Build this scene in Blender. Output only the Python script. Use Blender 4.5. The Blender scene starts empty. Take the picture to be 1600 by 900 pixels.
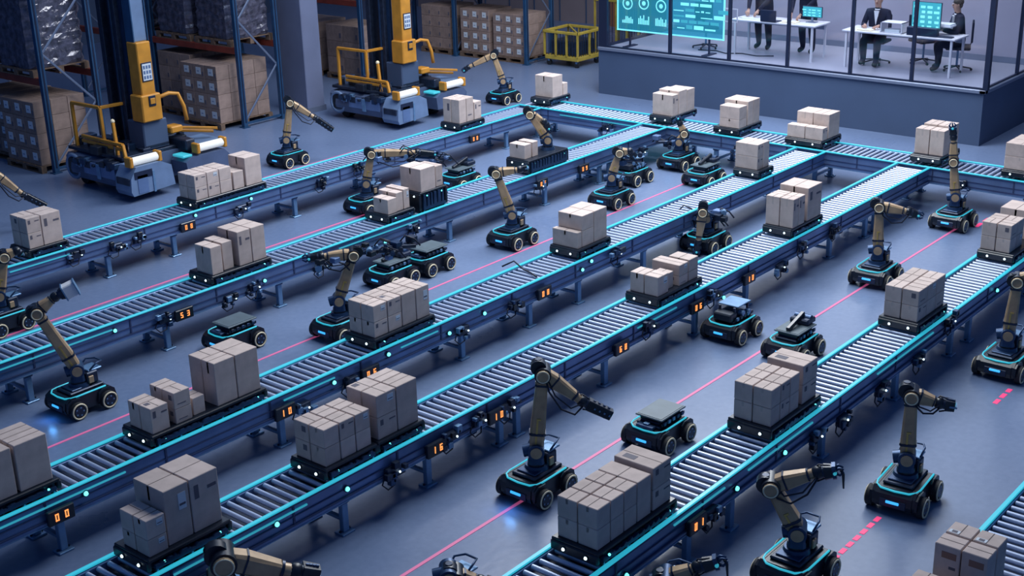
import bpy, math, random
from mathutils import Vector, Matrix
random.seed(11)
COL = bpy.context.scene.collection
SC = bpy.context.scene

# ------------------------------------------------------------------ camera
YAW, PITCH, ROLL, FPX, CH = math.radians(40.2015), math.radians(20.2426), math.radians(-1.6142), 2086.69, 6.2
_fw = Vector((math.cos(YAW)*math.cos(PITCH), math.sin(YAW)*math.cos(PITCH), -math.sin(PITCH)))
_rt = Vector((math.sin(YAW), -math.cos(YAW), 0)); _up = _rt.cross(_fw)
_r = _rt*math.cos(ROLL)+_up*math.sin(ROLL); _u = _up*math.cos(ROLL)-_rt*math.sin(ROLL)
CAMP = Vector((0, 0, CH))
cd = bpy.data.cameras.new('camera'); cam = bpy.data.objects.new('camera', cd); COL.objects.link(cam)
cam.matrix_world = Matrix(((_r.x, _u.x, -_fw.x, 0), (_r.y, _u.y, -_fw.y, 0), (_r.z, _u.z, -_fw.z, CH), (0, 0, 0, 1)))
cd.sensor_width = 36; cd.lens = FPX/1600*36; cd.clip_end = 200
SC.camera = cam
def ray(px, py): return _r*(px-800)-_u*(py-450)+_fw*FPX
def at(px, py, z=0.0):
    d = ray(px, py); return CAMP+d*((z-CH)/d.z)
def at_y(px, py, y):
    d = ray(px, py); return CAMP+d*(y/d.y)
def at_plane(px, py, p, n):
    d = ray(px, py); return CAMP+d*((p-CAMP).dot(n)/d.dot(n))

# ------------------------------------------------------------------ materials
def mat(name, col, rough=.5, metal=0.0, var=0.0, scale=6.0, bump=0.0, emit=None, estr=0.0, spec=.5, col2=None, rnd=0.0):
    m = bpy.data.materials.new(name); m.use_nodes = True
    nt = m.node_tree; b = nt.nodes['Principled BSDF']
    b.inputs['Base Color'].default_value = (*col, 1); b.inputs['Roughness'].default_value = rough
    b.inputs['Metallic'].default_value = metal; b.inputs['Specular IOR Level'].default_value = spec
    if emit: b.inputs['Emission Color'].default_value = (*emit, 1); b.inputs['Emission Strength'].default_value = estr
    if var or bump or rnd:
        tc = nt.nodes.new('ShaderNodeTexCoord'); nz = nt.nodes.new('ShaderNodeTexNoise')
        nz.inputs['Scale'].default_value = scale; nz.inputs['Detail'].default_value = 5
        nt.links.new(tc.outputs['Object'], nz.inputs['Vector'])
        if var or rnd:
            c2 = col2 or tuple(max(0, c*(1-var)) for c in col)
            mx = nt.nodes.new('ShaderNodeMix'); mx.data_type = 'RGBA'
            mx.inputs['A'].default_value = (*col, 1); mx.inputs['B'].default_value = (*c2, 1)
            mr = nt.nodes.new('ShaderNodeMapRange'); mr.inputs[1].default_value = .35; mr.inputs[2].default_value = .65
            nt.links.new(nz.outputs['Fac'], mr.inputs[0]); nt.links.new(mr.outputs[0], mx.inputs['Factor'])
            out = mx.outputs['Result']
            if rnd:
                oi = nt.nodes.new('ShaderNodeObjectInfo'); hs = nt.nodes.new('ShaderNodeHueSaturation')
                r2 = nt.nodes.new('ShaderNodeMapRange'); r2.inputs[3].default_value = 1-rnd; r2.inputs[4].default_value = 1+rnd
                nt.links.new(oi.outputs['Random'], r2.inputs[0]); nt.links.new(r2.outputs[0], hs.inputs['Value'])
                nt.links.new(out, hs.inputs['Color']); out = hs.outputs['Color']
            nt.links.new(out, b.inputs['Base Color'])
        if bump:
            bp = nt.nodes.new('ShaderNodeBump'); bp.inputs['Strength'].default_value = bump; bp.inputs['Distance'].default_value = .02
            nt.links.new(nz.outputs['Fac'], bp.inputs['Height']); nt.links.new(bp.outputs[0], b.inputs['Normal'])
    return m
M = dict(
 carton=mat('cardboard', (.60, .485, .435), .8, var=.14, scale=9, rnd=.10),
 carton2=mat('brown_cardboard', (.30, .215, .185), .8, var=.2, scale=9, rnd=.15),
 seam=mat('carton_seam', (.12, .095, .09), .8),
 tape=mat('carton_tape', (.44, .37, .34), .35),
 paper=mat('paper_label', (.62, .68, .74), .5),
 stamp=mat('brown_stamp', (.30, .16, .12), .7),
 print=mat('carton_print', (.12, .11, .14), .7),
 frame=mat('conveyor_steel', (.17, .27, .50), .33, .35, var=.25, scale=3),
 frame2=mat('conveyor_dark_steel', (.05, .075, .17), .45, .3),
 leg=mat('leg_steel', (.18, .33, .54), .35, .4, var=.2, scale=8),
 roller=mat('roller_steel', (.46, .54, .72), .42, .4),
 bed=mat('roller_bed', (.010, .02, .055), .5),
 cyan=mat('cyan_light', (.02, .3, .35), .4, emit=(.035, .56, .76), estr=.68),
 cyan2=mat('cyan_light_dim', (.05, .35, .4), .4, emit=(.05, .55, .72), estr=.5),
 dot=mat('cyan_lamp', (.2, .7, .7), .3, emit=(.15, .95, .95), estr=2.2),
 white=mat('white_lamp', (.8, .9, .9), .3, emit=(.75, .95, 1), estr=2.0),
 blue=mat('blue_headlight', (.05, .3, .6), .3, emit=(.04, .40, .95), estr=1.3),
 orange=mat('orange_digits', (.5, .15, .03), .4, emit=(1.0, .36, .10), estr=1.25),
 black=mat('black_plastic', (.012, .018, .032), .32, var=.3, scale=15),
 dark=mat('dark_metal', (.03, .045, .085), .35, .4, var=.4, scale=12),
 navy=mat('navy_metal', (.03, .07, .16), .35, .5, var=.3, scale=8),
 cablem=mat('cable_rubber', (.01, .013, .03), .5),
 tan=mat('tan_arm_paint', (.56, .385, .215), .36, .1, var=.45, scale=7, col2=(.40, .27, .16)),
 gold=mat('gold_trim', (.62, .42, .12), .35, .5),
 silver=mat('silver_gripper', (.80, .80, .82), .45),
 cream=mat('cream_ring', (.85, .74, .50), .4),
 plate=mat('cart_plate', (.10, .14, .17), .5, .1, var=.2, scale=6),
 tube=mat('white_tube', (.75, .75, .7), .3, emit=(.9, .9, .85), estr=.35),
 tyre=mat('tyre_rubber', (.012, .014, .02), .7),
 grey=mat('machine_grey', (.10, .14, .25), .4, .15, var=.25, scale=3),
 grey2=mat('machine_light_grey', (.18, .27, .44), .35, .15, var=.15, scale=4),
 yellow=mat('yellow_paint', (.62, .27, .03), .45, var=.2, scale=5),
 yellow2=mat('cage_yellow_paint', (.52, .38, .06), .45, var=.2, scale=5),
 rackblue=mat('rack_blue_paint', (.015, .07, .17), .5, var=.3, scale=4),
 rackred=mat('rack_orange_beam', (.28, .05, .03), .5, var=.3, scale=5),
 brace=mat('galvanised_brace', (.17, .22, .34), .45, .5),
 wood=mat('pallet_wood', (.20, .13, .09), .8, var=.4, scale=14),
 wrap=mat('stretch_wrap', (.12, .12, .18), .16, .15, var=.6, scale=9, bump=1.0, spec=1.0),
 pillar=mat('pillar_paint', (.17, .20, .32), .6, var=.12, scale=2),
 office=mat('office_base_paint', (.055, .09, .17), .6, var=.08, scale=1.5),
 officefloor=mat('office_floor_tile', (.34, .35, .44), .35, var=.12, scale=1.2),
 officewall=mat('office_wall_paint', (.33, .33, .44), .8, var=.08, scale=1),
 ledge=mat('ledge_metal', (.20, .24, .34), .4, .4),
 mull=mat('mullion_dark', (.02, .03, .07), .4, .4),
 backwall=mat('back_wall_panel', (.23, .19, .21), .8, var=.1, scale=1),
 rust=mat('orange_stripe_paint', (.34, .13, .06), .7),
 desk=mat('desk_white', (.62, .62, .70), .4),
 suit=mat('dark_suit', (.010, .012, .030), .85, spec=.2),
 skin=mat('skin', (.38, .22, .17), .55),
 shirt=mat('white_shirt', (.6, .62, .7), .7),
 hair=mat('dark_hair', (.012, .009, .01), .6),
 pink=mat('pink_laser_light', (.5, .12, .25), .5, emit=(.85, .16, .40), estr=.30),  # pink and red emission stands for laser light projected on the floor
 red=mat('red_laser_light', (.6, .03, .12), .5, emit=(1, .07, .25), estr=.7),
 screen=mat('screen_cyan', (.02, .2, .25), .3, emit=(.06, .42, .50), estr=1.0),
 screen2=mat('screen_cyan_bright', (.1, .5, .5), .3, emit=(.25, .80, .80), estr=1.2),
)
def floor_mat():
    m = mat('concrete_floor', (.165, .20, .315), .36)
    nt = m.node_tree; b = nt.nodes['Principled BSDF']
    tc = nt.nodes.new('ShaderNodeTexCoord')
    n1 = nt.nodes.new('ShaderNodeTexNoise'); n1.inputs['Scale'].default_value = .55; n1.inputs['Detail'].default_value = 8
    n2 = nt.nodes.new('ShaderNodeTexNoise'); n2.inputs['Scale'].default_value = 14; n2.inputs['Detail'].default_value = 6
    for n in (n1, n2): nt.links.new(tc.outputs['Object'], n.inputs['Vector'])
    mx = nt.nodes.new('ShaderNodeMix'); mx.data_type = 'RGBA'
    mx.inputs['A'].default_value = (.08, .124, .232, 1); mx.inputs['B'].default_value = (.20, .266, .42, 1)
    ad = nt.nodes.new('ShaderNodeMath'); ad.operation = 'MULTIPLY_ADD'; ad.inputs[1].default_value = .5
    nt.links.new(n2.outputs['Fac'], ad.inputs[0])
    h = nt.nodes.new('ShaderNodeMath'); h.operation = 'MULTIPLY'; h.inputs[1].default_value = .5
    nt.links.new(n1.outputs['Fac'], h.inputs[0]); nt.links.new(h.outputs[0], ad.inputs[2])
    nt.links.new(ad.outputs[0], mx.inputs['Factor']); nt.links.new(mx.outputs['Result'], b.inputs['Base Color'])
    mr = nt.nodes.new('ShaderNodeMapRange'); mr.inputs[3].default_value = .20; mr.inputs[4].default_value = .42
    nt.links.new(n1.outputs['Fac'], mr.inputs[0]); nt.links.new(mr.outputs[0], b.inputs['Roughness'])
    bp = nt.nodes.new('ShaderNodeBump'); bp.inputs['Strength'].default_value = .12; bp.inputs['Distance'].default_value = .01
    nt.links.new(n2.outputs['Fac'], bp.inputs['Height']); nt.links.new(bp.outputs[0], b.inputs['Normal'])
    return m
M['floor'] = floor_mat()
def glass_mat(name, tint, fac):
    m = bpy.data.materials.new(name); m.use_nodes = True; nt = m.node_tree; nt.nodes.clear()
    o = nt.nodes.new('ShaderNodeOutputMaterial'); t = nt.nodes.new('ShaderNodeBsdfTransparent'); g = nt.nodes.new('ShaderNodeBsdfGlossy')
    t.inputs[0].default_value = (*tint, 1); g.inputs['Roughness'].default_value = .05
    fr = nt.nodes.new('ShaderNodeMath'); fr.operation = 'POWER'; fr.inputs[1].default_value = 4.0; lw = nt.nodes.new('ShaderNodeLayerWeight'); lw.inputs[0].default_value = .5; nt.links.new(lw.outputs['Facing'], fr.inputs[0])
    mu = nt.nodes.new('ShaderNodeMath'); mu.operation = 'MULTIPLY_ADD'; mu.inputs[1].default_value = fac; mu.inputs[2].default_value = .03
    mx = nt.nodes.new('ShaderNodeMixShader')
    nt.links.new(fr.outputs[0], mu.inputs[0]); nt.links.new(mu.outputs[0], mx.inputs[0])
    nt.links.new(t.outputs[0], mx.inputs[1]); nt.links.new(g.outputs[0], mx.inputs[2]); nt.links.new(mx.outputs[0], o.inputs[0])
    return m
M['glass'] = glass_mat('window_glass', (.90, .93, .97), .6)
def holo_mat():
    m = bpy.data.materials.new('see_through_display'); m.use_nodes = True; nt = m.node_tree; nt.nodes.clear()
    o = nt.nodes.new('ShaderNodeOutputMaterial'); t = nt.nodes.new('ShaderNodeBsdfTransparent'); e = nt.nodes.new('ShaderNodeEmission')
    t.inputs[0].default_value = (.35, .6, .7, 1); e.inputs[0].default_value = (.03, .30, .42, 1); e.inputs[1].default_value = .55
    a = nt.nodes.new('ShaderNodeAddShader')
    nt.links.new(t.outputs[0], a.inputs[0]); nt.links.new(e.outputs[0], a.inputs[1]); nt.links.new(a.outputs[0], o.inputs[0])
    return m
M['holo'] = holo_mat()

# ------------------------------------------------------------------ mesh builder
class MB:
    def __init__(s): s.v = []; s.f = []; s.mi = []; s.ms = []; s.sm = []
    def _m(s, m):
        if m not in s.ms: s.ms.append(m)
        return s.ms.index(m)
    def add(s, vs, fs, m, smooth=False):
        o = len(s.v); s.v += [tuple(v) for v in vs]; k = s._m(m)
        for f in fs: s.f.append([i+o for i in f]); s.mi.append(k); s.sm.append(smooth)
    def box(s, x0, x1, y0, y1, z0, z1, m, b=0.0, T=None):
        if b <= 0:
            vs = [(x, y, z) for x in (x0, x1) for y in (y0, y1) for z in (z0, z1)]
            fs = [(0, 1, 3, 2), (4, 6, 7, 5), (0, 4, 5, 1), (2, 3, 7, 6), (0, 2, 6, 4), (1, 5, 7, 3)]
        else:
            vs = []; idx = {}
            for i, x in enumerate((x0, x1)):
                for j, y in enumerate((y0, y1)):
                    for k, z in enumerate((z0, z1)):
                        dx, dy, dz = (b, -b)[i], (b, -b)[j], (b, -b)[k]
                        for a, p in enumerate(((x, y+dy, z+dz), (x+dx, y, z+dz), (x+dx, y+dy, z))):
                            idx[(i, j, k, a)] = len(vs); vs.append(p)
            fs = []
            I = lambda i, j, k, a: idx[(i, j, k, a)]
            fs += [(I(0,0,0,0), I(0,0,1,0), I(0,1,1,0), I(0,1,0,0)), (I(1,0,0,0), I(1,1,0,0), I(1,1,1,0), I(1,0,1,0)),
                   (I(0,0,0,1), I(1,0,0,1), I(1,0,1,1), I(0,0,1,1)), (I(0,1,0,1), I(0,1,1,1), I(1,1,1,1), I(1,1,0,1)),
                   (I(0,0,0,2), I(0,1,0,2), I(1,1,0,2), I(1,0,0,2)), (I(0,0,1,2), I(1,0,1,2), I(1,1,1,2), I(0,1,1,2))]
            for i in (0, 1):
                for j in (0, 1): fs.append((I(i,j,0,0), I(i,j,1,0), I(i,j,1,1), I(i,j,0,1)))
                for k in (0, 1): fs.append((I(i,0,k,0), I(i,1,k,0), I(i,1,k,2), I(i,0,k,2)))
            for j in (0, 1):
                for k in (0, 1): fs.append((I(0,j,k,1), I(1,j,k,1), I(1,j,k,2), I(0,j,k,2)))
            for i in (0, 1):
                for j in (0, 1):
                    for k in (0, 1): fs.append((I(i,j,k,0), I(i,j,k,1), I(i,j,k,2)))
        if T is not None: vs = [T @ Vector(v) for v in vs]
        s.add(vs, fs, m)
    def cyl(s, p0, p1, r0, r1=None, n=12, m=None, cap=True):
        p0, p1 = Vector(p0), Vector(p1); r1 = r0 if r1 is None else r1
        d = (p1-p0).normalized(); a = d.orthogonal().normalized(); b = d.cross(a)
        vs = []
        for p, r in ((p0, r0), (p1, r1)):
            for i in range(n):
                t = 2*math.pi*i/n; vs.append(p+(a*math.cos(t)+b*math.sin(t))*r)
        s.add(vs, [(i, (i+1) % n, n+(i+1) % n, n+i) for i in range(n)], m, True)
        if cap:
            s.add(vs[:n], [tuple(range(n))[::-1]], m); s.add(vs[n:], [tuple(range(n))], m)
    def tube(s, pts, r, n=6, m=None):
        pts = [Vector(p) for p in pts]; vs = []; a = None
        for i, p in enumerate(pts):
            d = (pts[min(i+1, len(pts)-1)]-pts[max(i-1, 0)]).normalized()
            if a is None: a = d.orthogonal().normalized()
            a = (a-d*a.dot(d)).normalized(); b = d.cross(a)
            rr = r[i] if isinstance(r, (list, tuple)) else r
            for k in range(n):
                t = 2*math.pi*k/n; vs.append(p+(a*math.cos(t)+b*math.sin(t))*rr)
        fs = [(i*n+k, i*n+(k+1) % n, (i+1)*n+(k+1) % n, (i+1)*n+k) for i in range(len(pts)-1) for k in range(n)]
        fs += [tuple(range(n))[::-1], tuple(range((len(pts)-1)*n, len(pts)*n))]
        s.add(vs, fs, m, True)
    def ext(s, poly, y0, y1, m, T=None):   # poly in xz, extruded along y
        n = len(poly); vs = [(x, y0, z) for x, z in poly]+[(x, y1, z) for x, z in poly]
        if T is not None: vs = [T @ Vector(v) for v in vs]
        s.add(vs, [tuple(range(n)), tuple(range(n, 2*n))[::-1]]+[(i, n+i, n+(i+1) % n, (i+1) % n) for i in range(n)], m)
    def limb(s, p0, p1, side, w0, w1, t0, t1, m, c=.3):   # tapered chamfered bar
        p0, p1, side = Vector(p0), Vector(p1), Vector(side).normalized()
        d = (p1-p0).normalized(); up = d.cross(side).normalized(); vs = []
        for p, w, t in ((p0, w0, t0), (p1, w1, t1)):
            for a, b in ((1, 1-c), (1-c, 1), (c-1, 1), (-1, 1-c), (-1, c-1), (c-1, -1), (1-c, -1), (1, c-1)):
                vs.append(p+up*(a*w/2)+side*(b*t/2))
        s.add(vs, [(i, (i+1) % 8, 8+(i+1) % 8, 8+i) for i in range(8)]+[tuple(range(8))[::-1], tuple(range(8, 16))], m)
    def ring(s, c, ax, R, r, m, n=20, k=6):
        c, ax = Vector(c), Vector(ax).normalized(); a = ax.orthogonal().normalized(); b = ax.cross(a); vs = []
        for i in range(n):
            t = 2*math.pi*i/n; d = a*math.cos(t)+b*math.sin(t)
            for j in range(k):
                q = 2*math.pi*j/k; vs.append(c+d*(R+r*math.cos(q))+ax*(r*math.sin(q)))
        s.add(vs, [(i*k+j, ((i+1) % n)*k+j, ((i+1) % n)*k+(j+1) % k, i*k+(j+1) % k) for i in range(n) for j in range(k)], m, True)
    def ball(s, c, r, m, n=10, k=6, sc=(1, 1, 1)):
        c = Vector(c); vs = [c+Vector((0, 0, r*sc[2]))]
        for j in range(1, k):
            p = math.pi*j/k
            for i in range(n):
                t = 2*math.pi*i/n; vs.append(c+Vector((r*sc[0]*math.sin(p)*math.cos(t), r*sc[1]*math.sin(p)*math.sin(t), r*sc[2]*math.cos(p))))
        vs.append(c-Vector((0, 0, r*sc[2]))); L = len(vs)-1; fs = []
        for i in range(n): fs.append((0, 1+i, 1+(i+1) % n)); fs.append((L, L-n+(i+1) % n, L-n+i))
        for j in range(k-2):
            for i in range(n): fs.append((1+j*n+i, 1+(j+1)*n+i, 1+(j+1)*n+(i+1) % n, 1+j*n+(i+1) % n))
        s.add(vs, fs, m, True)
    def mesh(s, name, org=(0, 0, 0)):
        me = bpy.data.meshes.new(name); o = Vector(org)
        me.from_pydata([tuple(Vector(v)-o) for v in s.v], [], s.f)
        for m in s.ms: me.materials.append(m if not isinstance(m, str) else M[m])
        me.polygons.foreach_set('material_index', s.mi); me.polygons.foreach_set('use_smooth', s.sm)
        import bmesh
        bm = bmesh.new(); bm.from_mesh(me); bmesh.ops.recalc_face_normals(bm, faces=bm.faces); bm.to_mesh(me); bm.free()
        return me
def link(name, me, parent=None, loc=None):
    o = bpy.data.objects.new(name, me); COL.objects.link(o)
    if parent: o.parent = parent
    if loc: o.location = loc
    return o
def part(name, mb, parent, label=None):
    o = link(name, mb.mesh(name), parent)
    if label: o['label'] = label
    return o
def tag(o, label, cat, group=None):
    o['label'] = label; o['category'] = cat
    if group: o['group'] = group
    return o
def root(name, loc, label, cat, group=None, rz=0):
    o = bpy.data.objects.new(name, None); COL.objects.link(o); o.location = loc; o.rotation_euler[2] = rz; o.empty_display_size = .1
    return tag(o, label, cat, group)
def struct(name, mb, org=None):
    o = link(name, mb.mesh(name)); o['kind'] = 'structure'; return o

# ------------------------------------------------------------------ setting
b = MB(); b.box(-2, 40, -14, 40, -.2, 0, 'floor'); struct('floor', b)
b = MB(); b.box(31, 31.3, 17.2, 40, 0, 9, 'backwall')
for k in range(24): b.box(30.97, 31, 17.4+k*.95, 17.43+k*.95, 0, 9, 'office')
struct('wall_back', b)
b = MB(); b.box(30.9, 30.97, 21.9, 22.2, 0, 9, 'rust'); struct('trim_1', b)
b = MB(); b.box(-2, 31, 33, 33.3, 0, 9, 'office'); struct('wall_left', b)
b = MB(); b.box(18.52, 19.0, 21.14, 21.95, 0, 8, 'pillar', .015); b.box(18.50, 19.02, 21.12, 21.97, 0, .12, 'ledge'); struct('pillar', b)
# office: raised platform, ledge, windows
OX, OY0, OY1, OXB = 23.5, 8.68, 17.2, 26.3
b = MB(); b.box(OX, OXB+4, OY0, OY1, 0, .96, 'office'); b.box(OX+.06, OXB, OY0+.06, OY1-.02, .96, 1.0, 'officefloor')
struct('wall_front', b)
b = MB(); b.box(OX-.05, OX+.07, OY0-.05, OY1, .96, 1.03, 'ledge', .01); b.box(OX-.05, OXB, OY0-.05, OY0+.07, .96, 1.03, 'ledge', .01); struct('trim_2', b)
b = MB(); b.box(OXB, OXB+.15, 0, OY1+.1, 1.0, 4.3, 'officewall'); b.box(OXB-.02, OXB, 0, OY1, 1.0, 1.12, 'ledge'); struct('wall_office', b)
b = MB(); b.box(OXB, OXB+4, -4, OY0, 0, 1.0, 'office'); struct('wall_side', b)
b = MB(); b.box(OX-.08, OXB+.1, OY0-.08, OY1+.1, 4.2, 4.35, 'office'); struct('ceiling', b)
mys = [8.67, 10.06, 11.29, 12.63, 13.95, 15.37, 17.0]
for i in range(6):
    y0, y1 = mys[i]+.03, mys[i+1]-.03
    b = MB(); b.box(OX+.02, OX+.028, y0, y1, 1.03, 4.2, 'glass'); w = struct('window_%d' % (i+1), b)
    b = MB()
    b.box(OX-.01, OX+.05, y1, y1+.06, 1.03, 4.2, 'mull')
    if i == 0: b.box(OX-.03, OX+.07, y0-.09, y0, 1.03, 4.2, 'mull')
    b.box(OX, OX+.04, y0, y1, 1.03, 1.06, 'mull'); b.box(OX, OX+.04, y0, y1, 4.16, 4.2, 'mull')
    part('window_frame', b, w)
xs = [23.56, 25.15, OXB]
for i in range(2):
    b = MB(); b.box(xs[i]+.03, xs[i+1]-.03, OY0+.02, OY0+.028, 1.03, 4.2, 'glass'); w = struct('window_%d' % (i+7), b)
    b = MB(); b.box(xs[i+1]-.03, xs[i+1]+.02, OY0-.01, OY0+.05, 1.03, 4.2, 'mull'); b.box(xs[i], xs[i+1], OY0, OY0+.04, 1.03, 1.06, 'mull'); part('window_frame', b, w)
b = MB(); b.box(OX+.02, OXB, 17.12, 17.16, 1.0, 1.06, 'mull'); b.box(OX, OX+.12, 17.03, 17.2, 1.0, 4.2, 'mull'); struct('trim_3', b)
# laser guide lines cast on the floor, their light drawn as glowing strips
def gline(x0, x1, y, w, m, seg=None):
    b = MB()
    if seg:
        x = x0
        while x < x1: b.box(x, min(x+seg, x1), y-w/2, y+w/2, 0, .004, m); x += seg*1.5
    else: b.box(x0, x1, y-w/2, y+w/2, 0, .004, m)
    o = link('laser_line', b.mesh('laser_line')); o['kind'] = 'structure'; return o
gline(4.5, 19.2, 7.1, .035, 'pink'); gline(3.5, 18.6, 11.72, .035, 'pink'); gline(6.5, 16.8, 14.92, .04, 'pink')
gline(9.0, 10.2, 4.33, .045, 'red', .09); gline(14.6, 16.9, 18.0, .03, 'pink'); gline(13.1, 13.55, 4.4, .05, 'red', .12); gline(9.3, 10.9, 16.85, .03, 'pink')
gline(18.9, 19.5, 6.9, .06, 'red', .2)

# ------------------------------------------------------------------ conveyors
CW = .53
ORD = dict(A='first', B='second', C='third', D='fourth', E='fifth', F='corner')
def roller_mesh(w):
    b = MB(); b.cyl((0, .045, 0), (0, w-.045, 0), .023, n=10, m='roller')
    b.cyl((0, .02, 0), (0, .045, 0), .014, n=6, m='dark'); b.cyl((0, w-.045, 0), (0, w-.02, 0), .014, n=6, m='dark'); return b.mesh('roller')
ROLL_ME = roller_mesh(CW)
SEG = {'0': 'abcdef', '1': 'bc', '2': 'abged', '3': 'abgcd', '5': 'afgcd', '6': 'afgedc', '8': 'abcdefg', '9': 'abcdfg'}
def digit(b, ch, cx, cz, y, h, m):
    w = h*.5; t = h*.14
    R = dict(a=(-w/2, w/2, h/2-t, h/2), g=(-w/2, w/2, -t/2, t/2), d=(-w/2, w/2, -h/2, -h/2+t), f=(-w/2, -w/2+t, 0, h/2), b=(w/2-t, w/2, 0, h/2),
             e=(-w/2, -w/2+t, -h/2, 0), c=(w/2-t, w/2, -h/2, 0))
    for s_ in SEG[ch]:
        x0, x1, z0, z1 = R[s_]; b.box(cx+x0, cx+x1, y-.006, y, cz+z0, cz+z1, m)
def conveyor(label, x0, x1, y, legs, disp, lamps, strips, junk, start, rot=None, w=CW, vis=None):
    L = x1-x0
    r = root('roller_conveyor', (x0, y, 0) if rot is None else rot, label, 'conveyor', None, 0 if rot is None else -math.pi/2)
    for side in (0, 1):
        b = MB(); ya, yb = (0, .035) if side == 0 else (w-.035, w); s0 = ya if side == 0 else yb; sg = 1 if side == 0 else -1
        b.box(0, L, ya, yb, .385, .575, 'frame', .004)
        lo, hi = (-.02, .02) if side == 0 else (w-.02, w+.02)
        b.box(0, L, lo, hi, .565, .58, 'frame2'); b.box(0, L, lo, hi, .375, .388, 'frame2')
        b.box(0, L, lo+.008, hi-.008, .455, .463, 'frame2'); b.box(0, L, lo+.006, hi-.006, .34, .376, 'frame'); b.box(0, L, lo, hi, .335, .345, 'leg')
        k = .7
        while k < L:
            b.box(k, k+.02, lo+.01, hi-.01, .345, .57, 'frame2'); k += 1.27
        part('side_rail', b, r)
        b = MB(); b.box(0, L, lo-.001, lo+.041, .58, .598, 'cyan', .004); part('light_strip', b, r, 'glowing cyan edge strip')
    b = MB(); b.box(.02, L-.02, .04, w-.04, .40, .505, 'bed'); part('roller_bed', b, r)
    n = int(L/.1); s = int((start-x0)/.1) if rot is None else 0
    rest = MB()
    for i in range(n):
        if s <= i < s+100:
            if w == CW: link('roller', ROLL_ME, r, (.05+i*.1, 0, .554))
            else: link('roller', ROLL_W, r, (.05+i*.1, 0, .554))
        else: rest.cyl((.05+i*.1, .045, .546), (.05+i*.1, w-.045, .546), .023, n=8, m='roller')
    if rest.v:
        o = part('roller_run', rest, r); o['kind'] = 'stuff'
    for lx in legs:
        for yy in (.05, w-.05):
            b = MB(); b.box(lx-.035, lx+.035, yy-.03, yy+.03, .02, .385, 'leg', .006); b.box(lx-.075, lx+.075, yy-.06, yy+.06, 0, .02, 'leg', .004)
            b.cyl((lx-.055, yy, .02), (lx-.055, yy, .035), .012, n=6, m='dark'); b.cyl((lx+.055, yy, .02), (lx+.055, yy, .035), .012, n=6, m='dark')
            b.box(lx-.05, lx+.05, yy-.036, yy+.036, .30, .34, 'frame2', .004)
            part('leg', b, r)
        b = MB(); b.box(lx-.02, lx+.02, .07, w-.07, .12, .15, 'leg'); part('cross_brace', b, r)
    for dx, t in disp:
        b = MB(); b.box(dx-.13, dx+.13, -.075, -.03, .345, .485, 'black', .008); b.box(dx-.1, dx+.1, -.03, 0, .38, .45, 'dark')
        d = part('number_display', b, r)
        for c_, o_ in ((t[0], -.048), (t[1], .048)):
            b = MB(); digit(b, c_, dx+o_, .415, -.075, .068, 'orange'); part('lit_digit', b, d, 'orange glowing digit')
    for lx, lz in lamps:
        b = MB(); b.cyl((lx, -.005, lz), (lx, -.02, lz), .032, n=12, m='dark'); b.ball((lx, -.024, lz), .022, 'dot', 8, 6); part('indicator_lamp', b, r)
    for a, c in strips:
        b = MB(); b.box(a, c, -.016, -.003, .505, .52, 'cyan2'); part('lower_light_strip', b, r)
    for jx, jz, k in junk:
        b = MB(); rr = random.Random(int(jx*100))
        b.box(jx-.09, jx+.09, -.06, -.002, jz-.05, jz+.05, 'dark', .008)
        for q in range(5+k):
            xx = jx+rr.uniform(-.14, .14); zz = jz+rr.uniform(-.09, .08); q2 = rr.uniform(.015, .035)
            b.box(xx-q2, xx+q2, -.085, -.03, zz-q2, zz+q2, rr.choice(('black', 'navy', 'leg', 'dark')), .004)
        b.tube([(jx-.1, -.03, jz), (jx-.16, -.05, jz-.07), (jx-.1, -.06, jz-.14), (jx, -.05, jz-.13), (jx+.03, -.03, jz-.05)], .008, 5, 'cablem')
        b.ball((jx+.05, -.075, jz-.01), .012, 'white', 6, 4)
        part('sensor_box', b, r)
    return r
def onrail(pts, x0, y):
    out = []
    for p in pts:
        q = at_y(p[0], p[1], y); out.append((q.x-x0, max(.32, min(.53, q.z)))+tuple(p[2:]))
    return out
def legx(pts, x0, y, extra=()):
    return [at_y(px, py, y).x-x0 for px, py in pts]+[e-x0 for e in extra]
CV = {}
def mk(key, label, x0, x1, y, start, legs, extra, disp, lamps, strips, junk):
    CV[key] = (x0, y)
    dd = [(at_y(px, py, y).x-x0, t) for px, py, t in disp]
    conveyor(label, x0, x1, y, legx(legs, x0, y, extra), dd, onrail(lamps, x0, y), [(a-x0, c-x0) for a, c in strips],
             [(q[0], q[1], q[2]) for q in onrail(junk, x0, y)], start)
YA, YB, YC, YD, YE, YF = 15.71, 12.85, 9.75, 7.97, 5.26, 2.66
mk('A', 'grey roller conveyor with cyan edges, rearmost beside the two yellow stacker machines', 6, 19.56, YA, 8,
   [(175, 433), (277, 400), (465, 338), (680, 262)], (7.4, 15.1, 18.6), [(290, 352, '08'), (738, 216, '00')], [(302, 317), (390, 300)], [(8.4, 9.4)],
   [(180, 385, 2), (215, 372, 1), (118, 397, 0), (375, 325, 1), (500, 285, 3), (560, 262, 2)])
mk('B', 'grey roller conveyor with cyan edges, second from the stacker machines', 5, 19.56, YB, 6.4,
   [(267, 545), (442, 482), (707, 381), (855, 320), (940, 300)], (6.9, 17.9), [(283, 487, '53'), (908, 262, '09'), (843, 285, '06')], [(178, 516), (412, 438), (600, 378)], [(5.5, 8.0), (11.6, 13.2)],
   [(255, 497, 1), (358, 465, 0), (395, 447, 1), (500, 415, 3), (645, 355, 1), (1000, 240, 2), (840, 290, 1)])
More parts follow.
